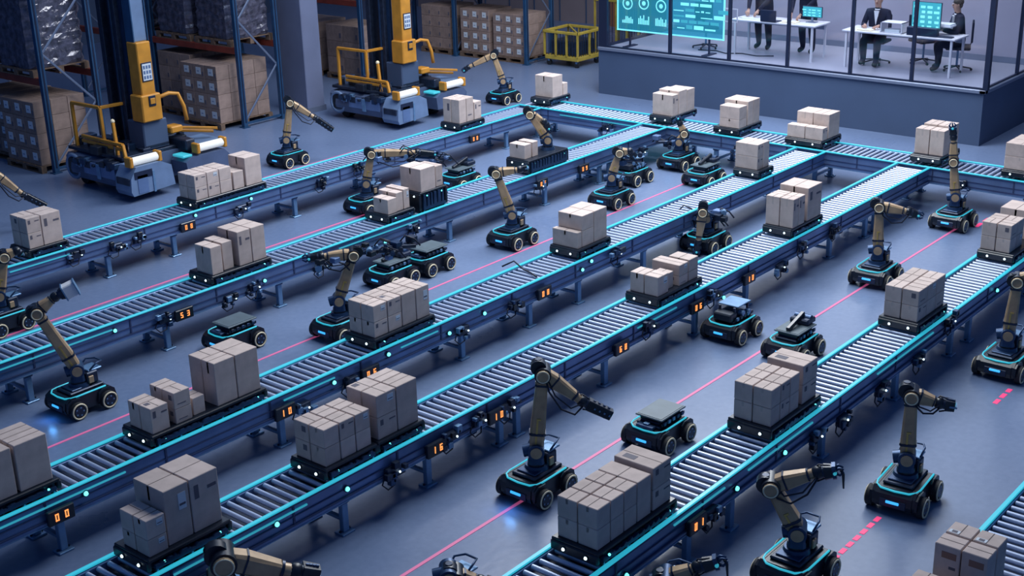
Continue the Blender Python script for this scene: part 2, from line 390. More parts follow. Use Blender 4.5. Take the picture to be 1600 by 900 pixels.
mk('C', 'grey roller conveyor with cyan edges, third from the stacker machines', 3.2, 19.56, YC, 4.9,
   [(105, 865), (447, 700), (727, 559), (832, 512), (908, 465)], (14.4, 16.0, 18.6), [(90, 805, '00'), (440, 645, '10'), (573, 580, '06'), (845, 452, '08')],
   [(132, 770), (520, 597), (605, 553), (700, 520), (755, 489), (922, 407), (908, 421)], [(4.6, 6.0), (7.9, 8.6), (9.6, 10.2)],
   [(470, 635, 2), (545, 595, 1), (720, 515, 1), (800, 475, 1), (960, 395, 1), (1090, 350, 2)])
mk('D', 'grey roller conveyor with cyan edges, fourth from the stacker machines', 3.2, 19.56, YD, 4.4,
   [(545, 833), (675, 763), (787, 700), (950, 602), (1300, 395), (1355, 370)], (4.6, 5.8, 9.5, 12.9, 14.1, 17.8), [(675, 700, '16'), (770, 645, '10'), (965, 538, '68'), (1083, 478, '06'), (1165, 433, '10')],
   [(430, 818), (540, 763), (1128, 470), (1010, 512)], [(5.2, 6.6), (11.6, 12.4)],
   [(610, 735, 2), (700, 680, 2), (745, 655, 1), (790, 635, 2), (1010, 508, 1), (1110, 460, 1), (1215, 420, 2), (1250, 385, 1), (1300, 358, 1)])
mk('E', 'grey roller conveyor with cyan edges, fifth, with a white shining roller bed', 5.4, 19.56, YE, 6.8,
   [(1080, 870), (1290, 700), (1490, 540)], (6.6, 7.6, 9.2, 12.6, 14.6, 16.5, 18.5), [(1080, 825, '01')],
   [(975, 898), (1148, 762), (1223, 706), (1555, 453)], [(6.4, 7.2), (8.2, 9.0), (9.4, 10.6), (12.0, 13.4)],
   [(1105, 800, 2), (1270, 680, 1), (1310, 665, 2), (1370, 620, 3), (1430, 560, 1), (1480, 500, 2)])
mk('F', 'grey roller conveyor with cyan edges, cut by the lower right corner of the photo', 6.6, 19.56, YF, 7, [], (7.6, 9.8, 12, 14, 16, 18), [], [], [], [])
ROLL_W = roller_mesh(.66)
_t0 = 16.25; TX = 19.6
conveyor('grey roller conveyor with cyan edges crossing behind all others below the office', 0, 13.6, 0,
         [.4, 1.9, 3.6, 4.4, 6.3, 7.6, 7.9, 9.8, 10.9, 12.8], [], [], [(1.0, 3.0)],
         [(4.9, .42, 2), (5.2, .42, 1), (8.8, .42, 1), (2.1, .42, 2)], 0, rot=(TX, _t0, 0), w=.66)

# ------------------------------------------------------------------ loads of cartons on shuttle trays
CART = {}
def carton_mesh(dx, dy, dz, st):
    key = (round(dx, 3), round(dy, 3), round(dz, 3), st)
    if key in CART: return CART[key]
    b = MB(); e = .0015; g = .004
    b.box(g, dx-g, g, dy-g, 0, dz-.002, 'carton', .005)
    zt = dz-.002
    if st % 2 == 0: b.box(g+.005, dx-g-.005, dy/2-.003, dy/2+.003, zt, zt+e, 'seam'); b.box(g, g+.001, dy/2-.012, dy/2+.012, dz*.72, zt-.005, 'tape')
    else: b.box(dx/2-.003, dx/2+.003, g+.005, dy-g-.005, zt, zt+e, 'seam')
    rr = random.Random(int(dx*991+dy*577+dz*313)+st)
    if st in (1, 4): b.box(dx*.55, dx*.85, g-.002, g, dz*.55, dz*.85, 'paper'); b.box(dx*.58, dx*.82, g-.003, g-.002, dz*.62, dz*.66, 'print')
    if st in (2, 5): b.box(dx*.15, dx*.30, g-.002, g, dz*.6, dz*.85, 'print'); b.box(dx*.6, dx*.9, g-.002, g, dz*.7, dz*.76, 'print')
    if st == 3: b.box(g-.002, g, dy*.2, dy*.45, dz*.5, dz*.8, 'print'); b.box(dx*.2, dx*.7, g-.002, g, dz*.25, dz*.29, 'print')
    if st == 5: b.box(dx*.15, dx*.4, dy*.55, dy*.85, zt, zt+e, 'print')
    if st == 6: b.box(dx*.08, dx*.32, dy*.5, dy*.9, zt, zt+e, 'paper'); b.box(dx*.12, dx*.28, dy*.6, dy*.8, zt+e, zt+2*e, 'print')
    if st == 7: b.box(g-.002, g, dy*.15, dy*.7, dz*.72, dz*.86, 'stamp'); b.box(g-.002, g, dy*.15, dy*.4, dz*.5, dz*.56, 'print')
    CART[key] = b.mesh('carton'); return CART[key]
NUM = ['first', 'second', 'third', 'fourth', 'fifth', 'sixth', 'seventh', 'eighth']
def carton(x, y, z, dx, dy, dz, label, group=None, st=None, rz=0):
    st = random.choice((0, 1, 2, 3, 4, 5, 0, 2)) if st is None else st
    o = link('carton', carton_mesh(dx, dy, dz, st), None, (x, y, z)); o.rotation_euler[2] = rz
    return tag(o, label, 'carton', group)
def tray(x0, x1, y0, y1, z0, label, tall=0.0):
    # black wheeled shuttle tray riding on the rollers, z0 = roller top
    cx, cy = (x0+x1)/2, (y0+y1)/2
    r = root('shuttle_tray', (cx, cy, z0), label, 'tray')
    a, c, t = (x1-x0)/2, (y1-y0)/2, .135+tall
    b = MB(); b.box(-a, a, -c, c, t-.035, t, 'black', .008); b.box(-a+.03, a-.03, -c+.03, c-.03, .045, t-.03, 'dark', .006)
    b.box(-a-.015, -a+.03, -c, c, .03, t-.02, 'black', .01); b.box(a-.03, a+.015, -c, c, .03, t-.02, 'black', .01)
    part('deck', b, r)
    rr = random.Random(int(cx*100))
    for s_ in (-1, 1):
        poly = [(-a+.05, .04)]; k = -a+.05
        while k < a-.08:
            h = t-.04-rr.uniform(0, .035) if not tall else t-.04; w_ = rr.uniform(.03, .06)
            poly += [(k, .075+rr.uniform(0, .02)), (k+.012, h), (k+w_, h), (k+w_+.008, .075)]; k += w_+.03
        poly += [(a-.05, .075), (a-.05, .04)]
        b = MB(); b.ext(poly[::-1], s_*c-.016, s_*c+.016, 'navy'); part('side_skirt', b, r)
    nw = max(2, int((x1-x0)/.22))
    for i in range(nw):
        for s_ in (-1, 1):
            xx = -a+.07+(2*a-.14)*i/(nw-1)
            b = MB(); b.cyl((xx, s_*(c-.03), .022), (xx, s_*(c+.004), .022), .022, n=10, m='tyre'); b.cyl((xx, s_*(c+.004), .022), (xx, s_*(c+.008), .022), .011, n=8, m='leg'); part('wheel', b, r)
    for yy in (-c*.55, c*.4):
        b = MB(); b.cyl((-a-.015, yy, t-.06), (-a-.024, yy, t-.06), .02, n=10, m='dark'); b.ball((-a-.024, yy, t-.06), .015, 'white', 8, 6); part('marker_lamp', b, r)
    for xx in (-a+.14, a-.12):
        b = MB(); b.ball((xx, -c-.006, t-.065), .012, 'dot', 6, 4); part('marker_lamp', b, r)
    return r
RT = .577
def load(phrase, yn, cols, W=.40, x0=None, x1=None, z=None, tall=0.0, yo=.06, zr=0.0):
    """cols: (xa, xb, n_across, [heights], y_offset, width)"""
    xs = [c[0] for c in cols]+[c[1] for c in cols]; X0, X1 = min(xs)-.035 if x0 is None else x0, max(xs)+.035 if x1 is None else x1
    mg = .03 if W < .41 else .008
    tray(X0, X1, yn+yo-mg, yn+yo+W+mg, RT+zr, 'black wheeled tray carrying the '+phrase, tall)
    zb = RT+.135+tall+zr; n = len(cols)
    for i, c in enumerate(cols):
        xa, xb, na, hs = c[:4]; oy = c[4] if len(c) > 4 else 0; w = c[5] if len(c) > 5 else W
        st = c[6] if len(c) > 6 else None
        for j in range(na):
            zz = zb
            for k, h in enumerate(hs):
                lv = '' if len(hs) == 1 else ('top ' if k == len(hs)-1 else 'bottom ' if k == 0 else 'middle ')
                sd = '' if na == 1 else ('near ' if j == 0 else 'far ')
                nm = ('only' if n == 1 else NUM[i])
                tall_w = 'tall ' if h > .3 else ''
                carton(xa, yn+yo+oy+w/na*j, zz, xb-xa-.004, w/na-.003, h, '%s%scarton in row %s from left of %s' % (lv, sd, ('one', 'two', 'three', 'four', 'five', 'six', 'seven', 'eight')[i], phrase),
                       'cartons of the '+phrase, st)
                zz += h
S = .18
load('left end load on first conveyor', YA, [(8.77, 8.99, 2, [.21, .21]), (8.99, 9.29, 1, [.42], 0, .38, 2)])
load('long load on first conveyor', YA, [(11.51, 11.74, 2, [.19, .19]), (11.74, 11.97, 2, [.19, .19]), (11.97, 12.2, 2, [.19, .19]), (12.22, 12.43, 2, [.27]), (12.46, 12.78, 1, [.44])])
load('far end load on first conveyor', YA, [(17.34, 17.54, 2, [.43]), (17.54, 17.74, 2, [.43]), (17.75, 17.95, 1, [.32])])
load('two step load on second conveyor', YB, [(9.54, 9.72, 1, [.36], 0, .32, 0), (9.75, 9.92, 1, [.36], .04, .36, 0), (9.97, 10.19, 1, [.45], 0, .40, 2), (10.19, 10.42, 1, [.45], 0, .40, 0)])
load('small front load on second conveyor', YB, [(12.63, 12.82, 1, [.22], 0, .30, 0), (12.82, 12.97, 1, [.27], .02, .36, 0), (12.97, 13.1, 1, [.29], .02, .36, 1)])
load('raised load on second conveyor', YB, [(13.3, 13.62, 1, [.34], 0, .42, 0), (13.64, 13.8, 1, [.31], .02, .36, 3)], tall=.17, W=.42, yo=.045)
load('small far load on second conveyor', YB, [(15.77, 15.95, 1, [.23], .08, .32, 0), (15.97, 16.12, 1, [.24], .08, .3, 0)], tall=.1, x1=16.75)
load('left end load on third conveyor', YC, [(4.4, 4.7, 1, [.44], 0, .4, 0), (4.7, 5.0, 1, [.44], 0, .4, 0), (5.02, 5.34, 2, [.44], 0, .4, 0)])
load('stepped load on third conveyor', YC, [(6.38, 6.59, 2, [.26], 0, .36), (6.65, 6.85, 2, [.15, .17], 0, .38), (6.87, 7.02, 1, [.18], .02, .18, 0), (7.14, 7.4, 2, [.45]), (7.4, 7.69, 1, [.45], 0, .4, 0)])
load('eight column load on third conveyor', YC, [(9.28, 9.5, 2, [.18, .19]), (9.5, 9.72, 2, [.18, .19]), (9.72, 9.95, 2, [.37]), (9.95, 10.17, 2, [.37])])
load('notched load on third conveyor', YC, [(12.96, 13.06, 1, [.22], .02, .42, 0), (13.06, 13.32, 1, [.22, .20], .02, .40, 0), (13.32, 13.61, 1, [.42], .02, .42, 0)], W=.44)
load('far load on third conveyor', YC, [(17.56, 17.74, 1, [.2, .2], .05, .4, 2), (17.74, 17.93, 1, [.4], .05, .4, 0)], W=.44)
load('nearest load on fourth conveyor', YD, [(5.05, 5.24, 2, [.15, .17], 0, .35), (5.25, 5.5, 1, [.48], .02, .40, 4), (5.5, 5.79, 1, [.48], .02, .40, 2)], yo=.06)
load('six column load on fourth conveyor', YD, [(6.91, 7.1, 2, [.18, .18], 0, .4), (7.1, 7.29, 2, [.18, .18]), (7.29, 7.48, 2, [.18, .18], 0, .4)], yo=.06)
load('tall load on fourth conveyor', YD, [(7.56, 7.82, 2, [.22, .22], 0, .4), (7.82, 8.1, 2, [.44], 0, .4)], yo=.06)
load('low load on fourth conveyor', YD, [(12.11, 12.34, 2, [.24]), (12.37, 12.52, 1, [.2], .05, .2, 0), (12.56, 12.76, 1, [.12, .14]), (12.77, 12.98, 1, [.12, .15], 0, .3)])
load('big far load on fourth conveyor', YD, [(15.28, 15.44, 2, [.40]), (15.44, 15.61, 2, [.4]), (15.68, 16.08, 1, [.46], 0, .44, 2)], W=.42, yo=.045)
load('nearest load on fifth conveyor', YE, [(7.23, 7.41, 2, [S, S], 0, .4, 0), (7.41, 7.59, 2, [S, S], 0, .4, 0), (7.59, 7.77, 2, [S, S], 0, .4, 0), (7.77, 7.97, 1, [.36], 0, .4, 0), (7.99, 8.26, 1, [.19, .20], 0, .4, 5)], yo=.06)
load('second load on fifth conveyor', YE, [(9.9, 10.08, 2, [.185, .185], 0, .4, 0), (10.08, 10.26, 2, [.185, .185], 0, .4, 2), (10.26, 10.44, 2, [.185, .185], 0, .4, 0), (10.5, 10.79, 1, [.20, .20], 0, .4, 5)], yo=.06)
load('third load on fifth conveyor', YE, [(13.09, 13.33, 2, [S, S]), (13.33, 13.57, 2, [S, S]), (13.57, 13.81, 2, [S, S])], yo=.06)
load('last load on fifth conveyor', YE, [(15.9, 16.12, 2, [S, S], .04, .38), (16.12, 16.34, 2, [S, S], .04, .38), (16.55, 16.95, 1, [.38], .04, .4, 0)], yo=.06)
load('lower right corner load', YF, [(7.98, 8.18, 2, [.2], .05, .4, 0), (8.31, 8.49, 2, [.37], 0, .4, 7), (8.5, 8.69, 2, [.37], 0, .4, 6)], yo=.055)
# loads on the crossing conveyor (boxes overhang its trays a little)
def tload(phrase, y0, W, cols, X0=19.68, X1=20.36):
    load(phrase, y0, cols, W=W, x0=X0, x1=X1, yo=0, zr=.021)
tload('rear corner load on crossing conveyor', 15.64, .44, [(19.88, 20.2, 1, [.41], 0, .44, 0), (20.21, 20.36, 1, [.23], 0, .4, 0)], 19.75, 20.42)
tload('leftmost big load on crossing conveyor', 12.88, .44, [(19.82, 20.02, 1, [.38], 0, .44, 2), (20.03, 20.3, 1, [.42], 0, .44, 0), (20.3, 20.56, 1, [.40], 0, .42, 0)], 19.75, 20.62)
tload('stepped middle load on crossing conveyor', 11.42, .48, [(19.66, 19.92, 1, [.15, .22], 0, .4, 0), (19.95, 20.14, 1, [.42], 0, .48, 0), (20.14, 20.36, 1, [.42], 0, .48, 0)], 19.62, 20.42)
tload('low front load on crossing conveyor', 9.85, .66, [(19.66, 19.84, 2, [.21], 0, .66, 2), (19.87, 20.26, 2, [.40], 0, .6, 0)], 19.62, 20.32)
tload('office corner load on crossing conveyor', 7.86, .48, [(19.80, 20.05, 2, [.40], 0, .48, 0), (20.06, 20.38, 2, [.43], 0, .46, 0)], 19.7, 20.46)
tload('rightmost load on crossing conveyor', 6.4, .46, [(19.66, 19.95, 1, [.2, .2], 0, .46, 0), (19.96, 20.3, 1, [.4], 0, .46, 0)], 19.62, 20.36)

# ------------------------------------------------------------------ mobile robots
def chassis_meshes():
    D = {}
    b = MB(); hy = .20
    prof = [(-.29, .07), (-.31, .12), (-.30, .20), (-.25, .245), (.22, .245), (.29, .20), (.30, .10), (.27, .06)]
    b.ext(prof, -.17, .17, 'black'); b.ext([(x*.97, z+.004) for x, z in prof], -hy, -.17, 'black'); b.ext([(x*.97, z+.004) for x, z in prof], .17, hy, 'black')
    for s in (-1, 1):
        for xx in (-.19, .19):
            b.ext([(xx-.12, .10), (xx-.10, .2), (xx-.05, .235), (xx+.05, .235), (xx+.10, .2), (xx+.12, .10)], s*hy, s*(hy+.022), 'black')
    b.box(-.20, .22, -.14, .14, .245, .275, 'dark', .01); b.box(-.16, -.02, -.11, .11, .275, .29, 'navy', .006)
    b.box(-.315, -.30, -.12, .12, .085, .16, 'dark', .004)
    D['chassis'] = b.mesh('chassis')
    b = MB(); z = .238
    b.tube([(.20, -.196, z+.012), (-.16, -.196, z+.01), (-.225, -.182, z+.008), (-.268, -.13, z+.003), (-.278, 0, z), (-.268, .13, z+.003), (-.225, .182, z+.008), (-.16, .196, z+.01), (.20, .196, z+.012)], .0095, 6, 'cyan')
    D['strip'] = b.mesh('light_strip')
    b = MB(); b.box(-.325, -.31, -.06, .06, .125, .15, 'blue', .004); D['head'] = b.mesh('headlight')
    b = MB(); b.cyl((0, -.03, 0), (0, .03, 0), .1, n=20, m='tyre'); b.cyl((0, -.036, 0), (0, -.03, 0), .06, n=16, m='dark')
    for k in range(5):
        t = 2*math.pi*k/5; b.cyl((.045*math.cos(t), -.038, .045*math.sin(t)), (.045*math.cos(t), -.034, .045*math.sin(t)), .01, n=6, m='leg')
    D['wheel'] = b.mesh('wheel')
    b = MB(); b.ring((0, -.032, 0), (0, 1, 0), .084, .0095, 'cream', 22, 6); D['rim'] = b.mesh('wheel_ring')
    return D
CH_ = chassis_meshes()
def chassis(r, hd=0.0):
    q = Matrix.Rotation(hd, 4, 'Z')
    for n, k in (('chassis', 'chassis'), ('light_strip', 'strip'), ('headlight', 'head')):
        o = link(n, CH_[k], r); o.rotation_euler[2] = hd
    for xx in (-.19, .19):
        for s in (-1, 1):
            o = link('wheel', CH_['wheel'], r, q @ Vector((xx, s*.235, .1))); o.rotation_euler[2] = hd+(0 if s < 0 else math.pi)
            link('wheel_ring', CH_['rim'], o)
def arm_plane(base):
    v = Vector((base[0], base[1], 0)).normalized(); return v, Vector((v.y, -v.x, 0))   # normal away from camera, image-right
def robot(label, base, J, hd=0.0, grip='block', z0=0.0, cable=True, wid=1.22, sz=None, backpack=True, group=None, gear=(), fwd=0.0):
    r = root('mobile_manipulator' if z0 == 0 else 'tray_manipulator', (base[0], base[1], z0), label, 'robot', group)
    org = Vector((base[0], base[1], z0))
    if z0 == 0: chassis(r, hd)
    n, u = arm_plane(base); sh_z = (.47 if z0 == 0 else .16) if sz is None else sz
    sh = Vector((0, 0, sh_z)); off = -n*.0
    P = [at_plane(px, py, org-n*fwd, n)-org for px, py in J]
    rg = random.Random(len(label))
    for gx, gy, cnt in gear:
        g_ = at_plane(gx, gy, org, n)-org
        for k in range(cnt):
            b = MB(); c = g_+u*rg.uniform(-.16, .16)+Vector((0, 0, rg.uniform(-.09, .09)))+n*rg.uniform(-.08, .08); a_ = rg.uniform(.025, .06)
            if k % 3 == 2: b.cyl(c-n*a_, c+n*a_, a_*.8, n=12, m=rg.choice(('navy', 'dark', 'leg')))
            elif k % 3 == 1: b.tube([c-u*.12, c-u*.05+Vector((0, 0, .08)), c+u*.06+Vector((0, 0, .03)), c+u*.13-Vector((0, 0, .06))], .011, 6, 'cablem')
            else: b.box(c.x-a_, c.x+a_, c.y-a_, c.y+a_, c.z-a_*.7, c.z+a_*.7, rg.choice(('navy', 'dark', 'black', 'frame')), .006)
            part('gear_unit', b, r)
        b = MB(); b.limb(g_-u*.17, g_+u*.17, n, .05, .05, .05, .05, 'dark'); b.limb(g_, P[-3], n, .035, .05, .035, .05, 'navy'); part('gear_bracket', b, r)
    if len(P) == 4: P = P[1:]
    el, wr, tip = P
    zb = .27 if z0 == 0 else 0.0
    q = Matrix.Rotation(hd, 4, 'Z')
    b = MB(); b.cyl((0, 0, zb), (0, 0, zb+.05), .12, .105, 20, 'navy'); b.cyl((0, 0, zb+.05), (0, 0, zb+.10), .085, .08, 16, 'black'); part('turntable', b, r)
    b = MB()
    b.cyl(sh-n*.10, sh+n*.10, .078, n=18, m='navy'); b.cyl(sh-n*.108, sh-n*.10, .055, n=16, m='tan')
    b.limb((0, 0, zb+.07), sh, n, .15, .12, .17, .15, 'navy'); b.cyl(sh-u*.12+Vector((0, 0, -.02)), sh-u*.02, .06, n=14, m='navy')
    part('shoulder', b, r)
    if backpack and z0 == 0:
        b = MB(); b.box(.05, .19, -.1, .1, .28, .42, 'dark', .012, q); b.box(.08, .25, -.09, .09, .42, .44, 'leg', .006, q)
        b.tube([q @ Vector(p) for p in ((.1, -.09, .44), (.18, -.1, .50), (.27, -.06, .49), (.27, .06, .49), (.18, .1, .5), (.1, .09, .44))], .01, 6, 'navy')
        b.box(.06, .12, -.12, -.1, .3, .38, 'tan', .004, q)
        part('control_pack', b, r)
    w = wid
    b = MB(); d = (el-sh); L = d.length; dn = d.normalized(); m1 = sh+d*.22; m2 = sh+d*.85
    b.limb(sh+dn*.02, m1, n, .10*w, .115*w, .10*w, .10*w, 'tan'); b.limb(m1, m2, n, .115*w, .088*w, .10*w, .085*w, 'tan'); b.limb(m2, el, n, .088*w, .10*w, .085*w, .09*w, 'tan')
    b.limb(m1-dn*.012, m1+dn*.012, n, .125*w, .125*w, .11*w, .11*w, 'dark'); b.limb(m2-dn*.01, m2+dn*.01, n, .098*w, .098*w, .094*w, .094*w, 'dark')
    la = part('lower_arm', b, r)
    up = dn.cross(n).normalized()
    b = MB(); b.limb(sh+d*.08-n*.052*w+up*.01, sh+d*.42-n*.05*w+up*.01, n, .018, .018, .008, .008, 'gold'); b.limb(sh+d*.42-n*.05*w-up*.02, sh+d*.42-n*.05*w+up*.02, n, .018, .018, .008, .008, 'gold')
    part('gold_trim', b, la)
    b = MB(); b.cyl(el-n*.075*w, el+n*.075*w, .062*w, n=18, m='black'); b.cyl(el-n*.09*w, el-n*.075*w, .05*w, n=16, m='tan')
    d2 = (wr-el); e2 = d2.normalized(); eo = el-e2*.05+Vector((0, 0, .03))
    b.cyl(eo-n*.05, eo+n*.05, .058*w, n=14, m='black'); b.cyl(eo+Vector((0, 0, .03)), eo+Vector((0, 0, .075)), .03, n=10, m='dark')
    ej = part('elbow', b, r)
    b = MB(); b.ring(el-n*.092*w, n, .044*w, .007, 'cream'); part('joint_ring', b, ej)
    b = MB(); f1 = el+d2*.3
    b.limb(el+e2*.02, f1, n, .09*w, .105*w, .085*w, .09*w, 'tan'); b.limb(f1, el+d2*.8, n, .105*w, .07*w, .09*w, .07*w, 'tan'); b.cyl(el+d2*.8, wr, .033*w, .036*w, 12, 'tan')
    b.limb(f1-e2*.008, f1+e2*.008, n, .112*w, .112*w, .096*w, .096*w, 'dark'); b.cyl(el+d2*.78, el+d2*.82, .045*w, n=12, m='dark')
    part('forearm', b, r)
    d3 = tip-wr; e3 = d3.normalized(); s3 = e3.cross(n).normalized(); gl = d3.length
    b = MB(); b.ball(wr, .046*w, 'black', 12, 8); b.cyl(wr+e3*.02, wr+e3*.06, .038*w, n=12, m='dark'); part('wrist', b, r)
    b = MB(); g0 = wr+e3*.05
    if grip == 'block':
        b.limb(g0, tip, n, .085*w, .075*w, .08*w, .07*w, 'black', .15)
        for k in range(4):
            c = g0+(tip-g0)*(.2+.2*k); b.limb(c-e3*.012, c+e3*.012, n, .097*w, .097*w, .03, .03, 'navy')
            b.limb(c+e3*.02, c+e3*.035, n, .02, .02, .09*w, .09*w, 'leg')
        b.limb(tip-e3*.015, tip+e3*.004, n, .05*w, .05*w, .05*w, .05*w, 'cyan2')
    elif grip == 'white':
        b.limb(g0, g0+(tip-g0)*.3, n, .10, .13, .09, .12, 'dark'); b.limb(g0+(tip-g0)*.3, tip, n, .15, .15, .14, .14, 'silver', .15)
        b.limb(tip, tip+e3*.012, n, .17, .17, .16, .16, 'leg', .15); b.limb(g0+(tip-g0)*.26, g0+(tip-g0)*.33, n, .17, .17, .16, .16, 'leg', .15)
    else:
        b.limb(g0, g0+(tip-g0)*.55, n, .09*w, .07*w, .08*w, .07*w, 'black')
        hub = g0+(tip-g0)*.55
        for s in (-1, 0, 1):
            k1 = hub+s3*(.045*s)+(tip-hub)*.5+n*(.03*(1-abs(s))); k2 = tip+s3*(.02*s)-s3*.0
            b.tube([hub+s3*(.02*s), k1, k2], [.016, .013, .008], 6, 'navy')
        b.limb(hub-e3*.02, hub+e3*.01, n, .09*w, .09*w, .09*w, .09*w, 'navy'); b.ball(hub-n*.05, .018, 'cyan2', 8, 5)
    g = part('gripper', b, r)
    if grip == 'hook':
        b = MB(); b.tube([tip-e3*.02, tip+Vector((0, 0, -.04)), tip+Vector((0, 0, -.17))+e3*.01], [.014, .013, .007], 6, 'black'); part('claw', b, g)
    if cable:
        b = MB(); lo = Vector((0, 0, -1)); k = min(.22, d2.length*.5)
        b.tube([el-n*.05+d2*.05, el-n*.07+d2*.15+lo*k*.55, el-n*.07+d2*.45+lo*k*.95, el-n*.06+d2*.8+lo*k*.75, wr-n*.05+lo*.03], .0095, 6, 'cablem')
        b.tube([el-n*.05+d2*.1, el-n*.08+d2*.3+lo*k*.5, el-n*.08+d2*.7+lo*k*.55, wr-n*.05], .008, 6, 'cablem')
        b.tube([el+d2*.8, wr+s3*-.0+Vector((0, 0, .07)), wr+e3*.09+Vector((0, 0, .05)), wr+e3*.12+lo*.04, wr+lo*.08], .008, 6, 'cablem')
        part('cable', b, r)
    return r
def xy(px, py, z=0): p = at(px, py, z); return (p.x, p.y)
robot('tan robot arm on black four-wheel cart, tallest, between the fourth and fifth conveyors', (8.66, 7.08), [(838, 708), (848, 582), (910, 627), (955, 648)], 0, 'block', wid=1.25)
robot('tan robot arm on wheeled cart leaning left, holding a white block gripper', (7.15, 12.28), [(122, 575), (57, 487), (86, 464), (118, 448)], 0, 'white', cable=False)
robot('bronze robot arm on wheeled cart with red dashes before it, right of the fifth conveyor', (10.56, 4.28), [(1412, 718), (1425, 616), (1468, 630), (1492, 634)], .08, 'block')
robot('tan robot arm on wheeled cart reaching right between the big far load and fifth conveyor', (15.83, 7.05), [(1370, 402), (1374, 322), (1420, 331), (1443, 338)], .03, 'claw')
robot('brown robot arm held straight up before the office corner load', (18.7, 7.18), [(1488, 325), (1490, 252), (1490, 215), (1488, 192)], 0, 'claw', cable=False)
robot('tan robot arm on cream-ringed wheels, middle of the photo, elbow bent towards upper left', (14.27, 12.02), [(800, 345), (775, 270), (812, 265), (824, 262)], 0, 'block', cable=False)
robot('dusty tan robot arm with doubled-up forearm behind the notched load', (16.73, 12.0), [(957, 285), (968, 238), (984, 236), (992, 246)], 0, 'block', cable=False, gear=((985, 250, 6),))
robot('tan robot arm on wheeled cart standing alone on the floor behind the long load', (15.47, 18.32), [(453, 222), (453, 160), (492, 184), (520, 203)], 0, 'block')
robot('pale robot arm reaching in from the left edge above the left end load', xy(-40, 372), [(-40, 310), (-12, 268), (36, 304), (72, 322)], 0, 'block')
robot('tan robot arm bent left near the far end of the first conveyor', xy(787, 160), [(780, 138), (771, 86), (732, 105), (722, 112)], 0, 'claw', cable=False)
robot('tan robot arm mounted on the tray of the small far load', (16.5, 13.1), [(828, 222), (828, 178), (850, 190), (862, 206)], 0, 'claw', z0=RT+.235+.001, cable=False)
robot('brown robot arm on dark cart below the leftmost big load of the crossing conveyor', xy(1060, 262), [(1070, 232), (1069, 208), (1062, 192), (1059, 182)], 0, 'claw', cable=False, gear=((1040, 222, 9),))
robot('robot arm with long level forearm behind the raised load on second conveyor', xy(575, 330), [(590, 270), (580, 240), (652, 238), (698, 242)], 0, 'claw', gear=((592, 245, 9), (640, 240, 6), (688, 248, 8)))
robot('dark robot cart with a golden arm pointing down between third and fourth conveyors', xy(1103, 378, .1), [(1100, 350), (1098, 330), (1091, 378), (1087, 400)], 0, 'claw', cable=False, gear=((1088, 340, 9), (1118, 338, 10)), fwd=.36)
robot('tan robot arm with level forearm and messy cables behind the eight column load', (10.32, 11.5), [(530, 468), (552, 397), (502, 401), (472, 404)], 0, 'claw', gear=((592, 392, 12), (628, 385, 7), (508, 404, 5)))
robot('bronze robot arm on wheeled cart cut by the right edge of the photo', (13.95, 4.62), [(1577, 530), (1590, 438), (1612, 428), (1632, 438)], 0, 'block')
robot('bronze robot arm with drooping claw at the bottom right of the fifth conveyor', xy(1242, 905), [(1238, 850), (1205, 757), (1278, 738), (1318, 734)], 0, 'hook', wid=1.3)
robot('robot arm at the bottom edge whose dark claw hangs under the fifth conveyor', xy(1040, 985), [(1030, 950), (1040, 905), (1090, 886), (1136, 874)], 0, 'hook')
robot('tan robot arm with large round elbow cut by the bottom edge near the fourth conveyor', xy(352, 985), [(345, 960), (348, 872), (462, 893), (498, 897)], 0, 'block', wid=1.7)
robot('robot cart with short arm cut by the left edge between first and second conveyors', xy(8, 515), [(10, 460), (6, 400), (26, 392), (34, 396)], 0, 'block', cable=False)
robot('robot arm just peeking over the bottom edge between fourth and fifth conveyors', xy(705, 975), [(705, 940), (712, 900), (750, 908), (775, 915)], 0, 'block', cable=False)

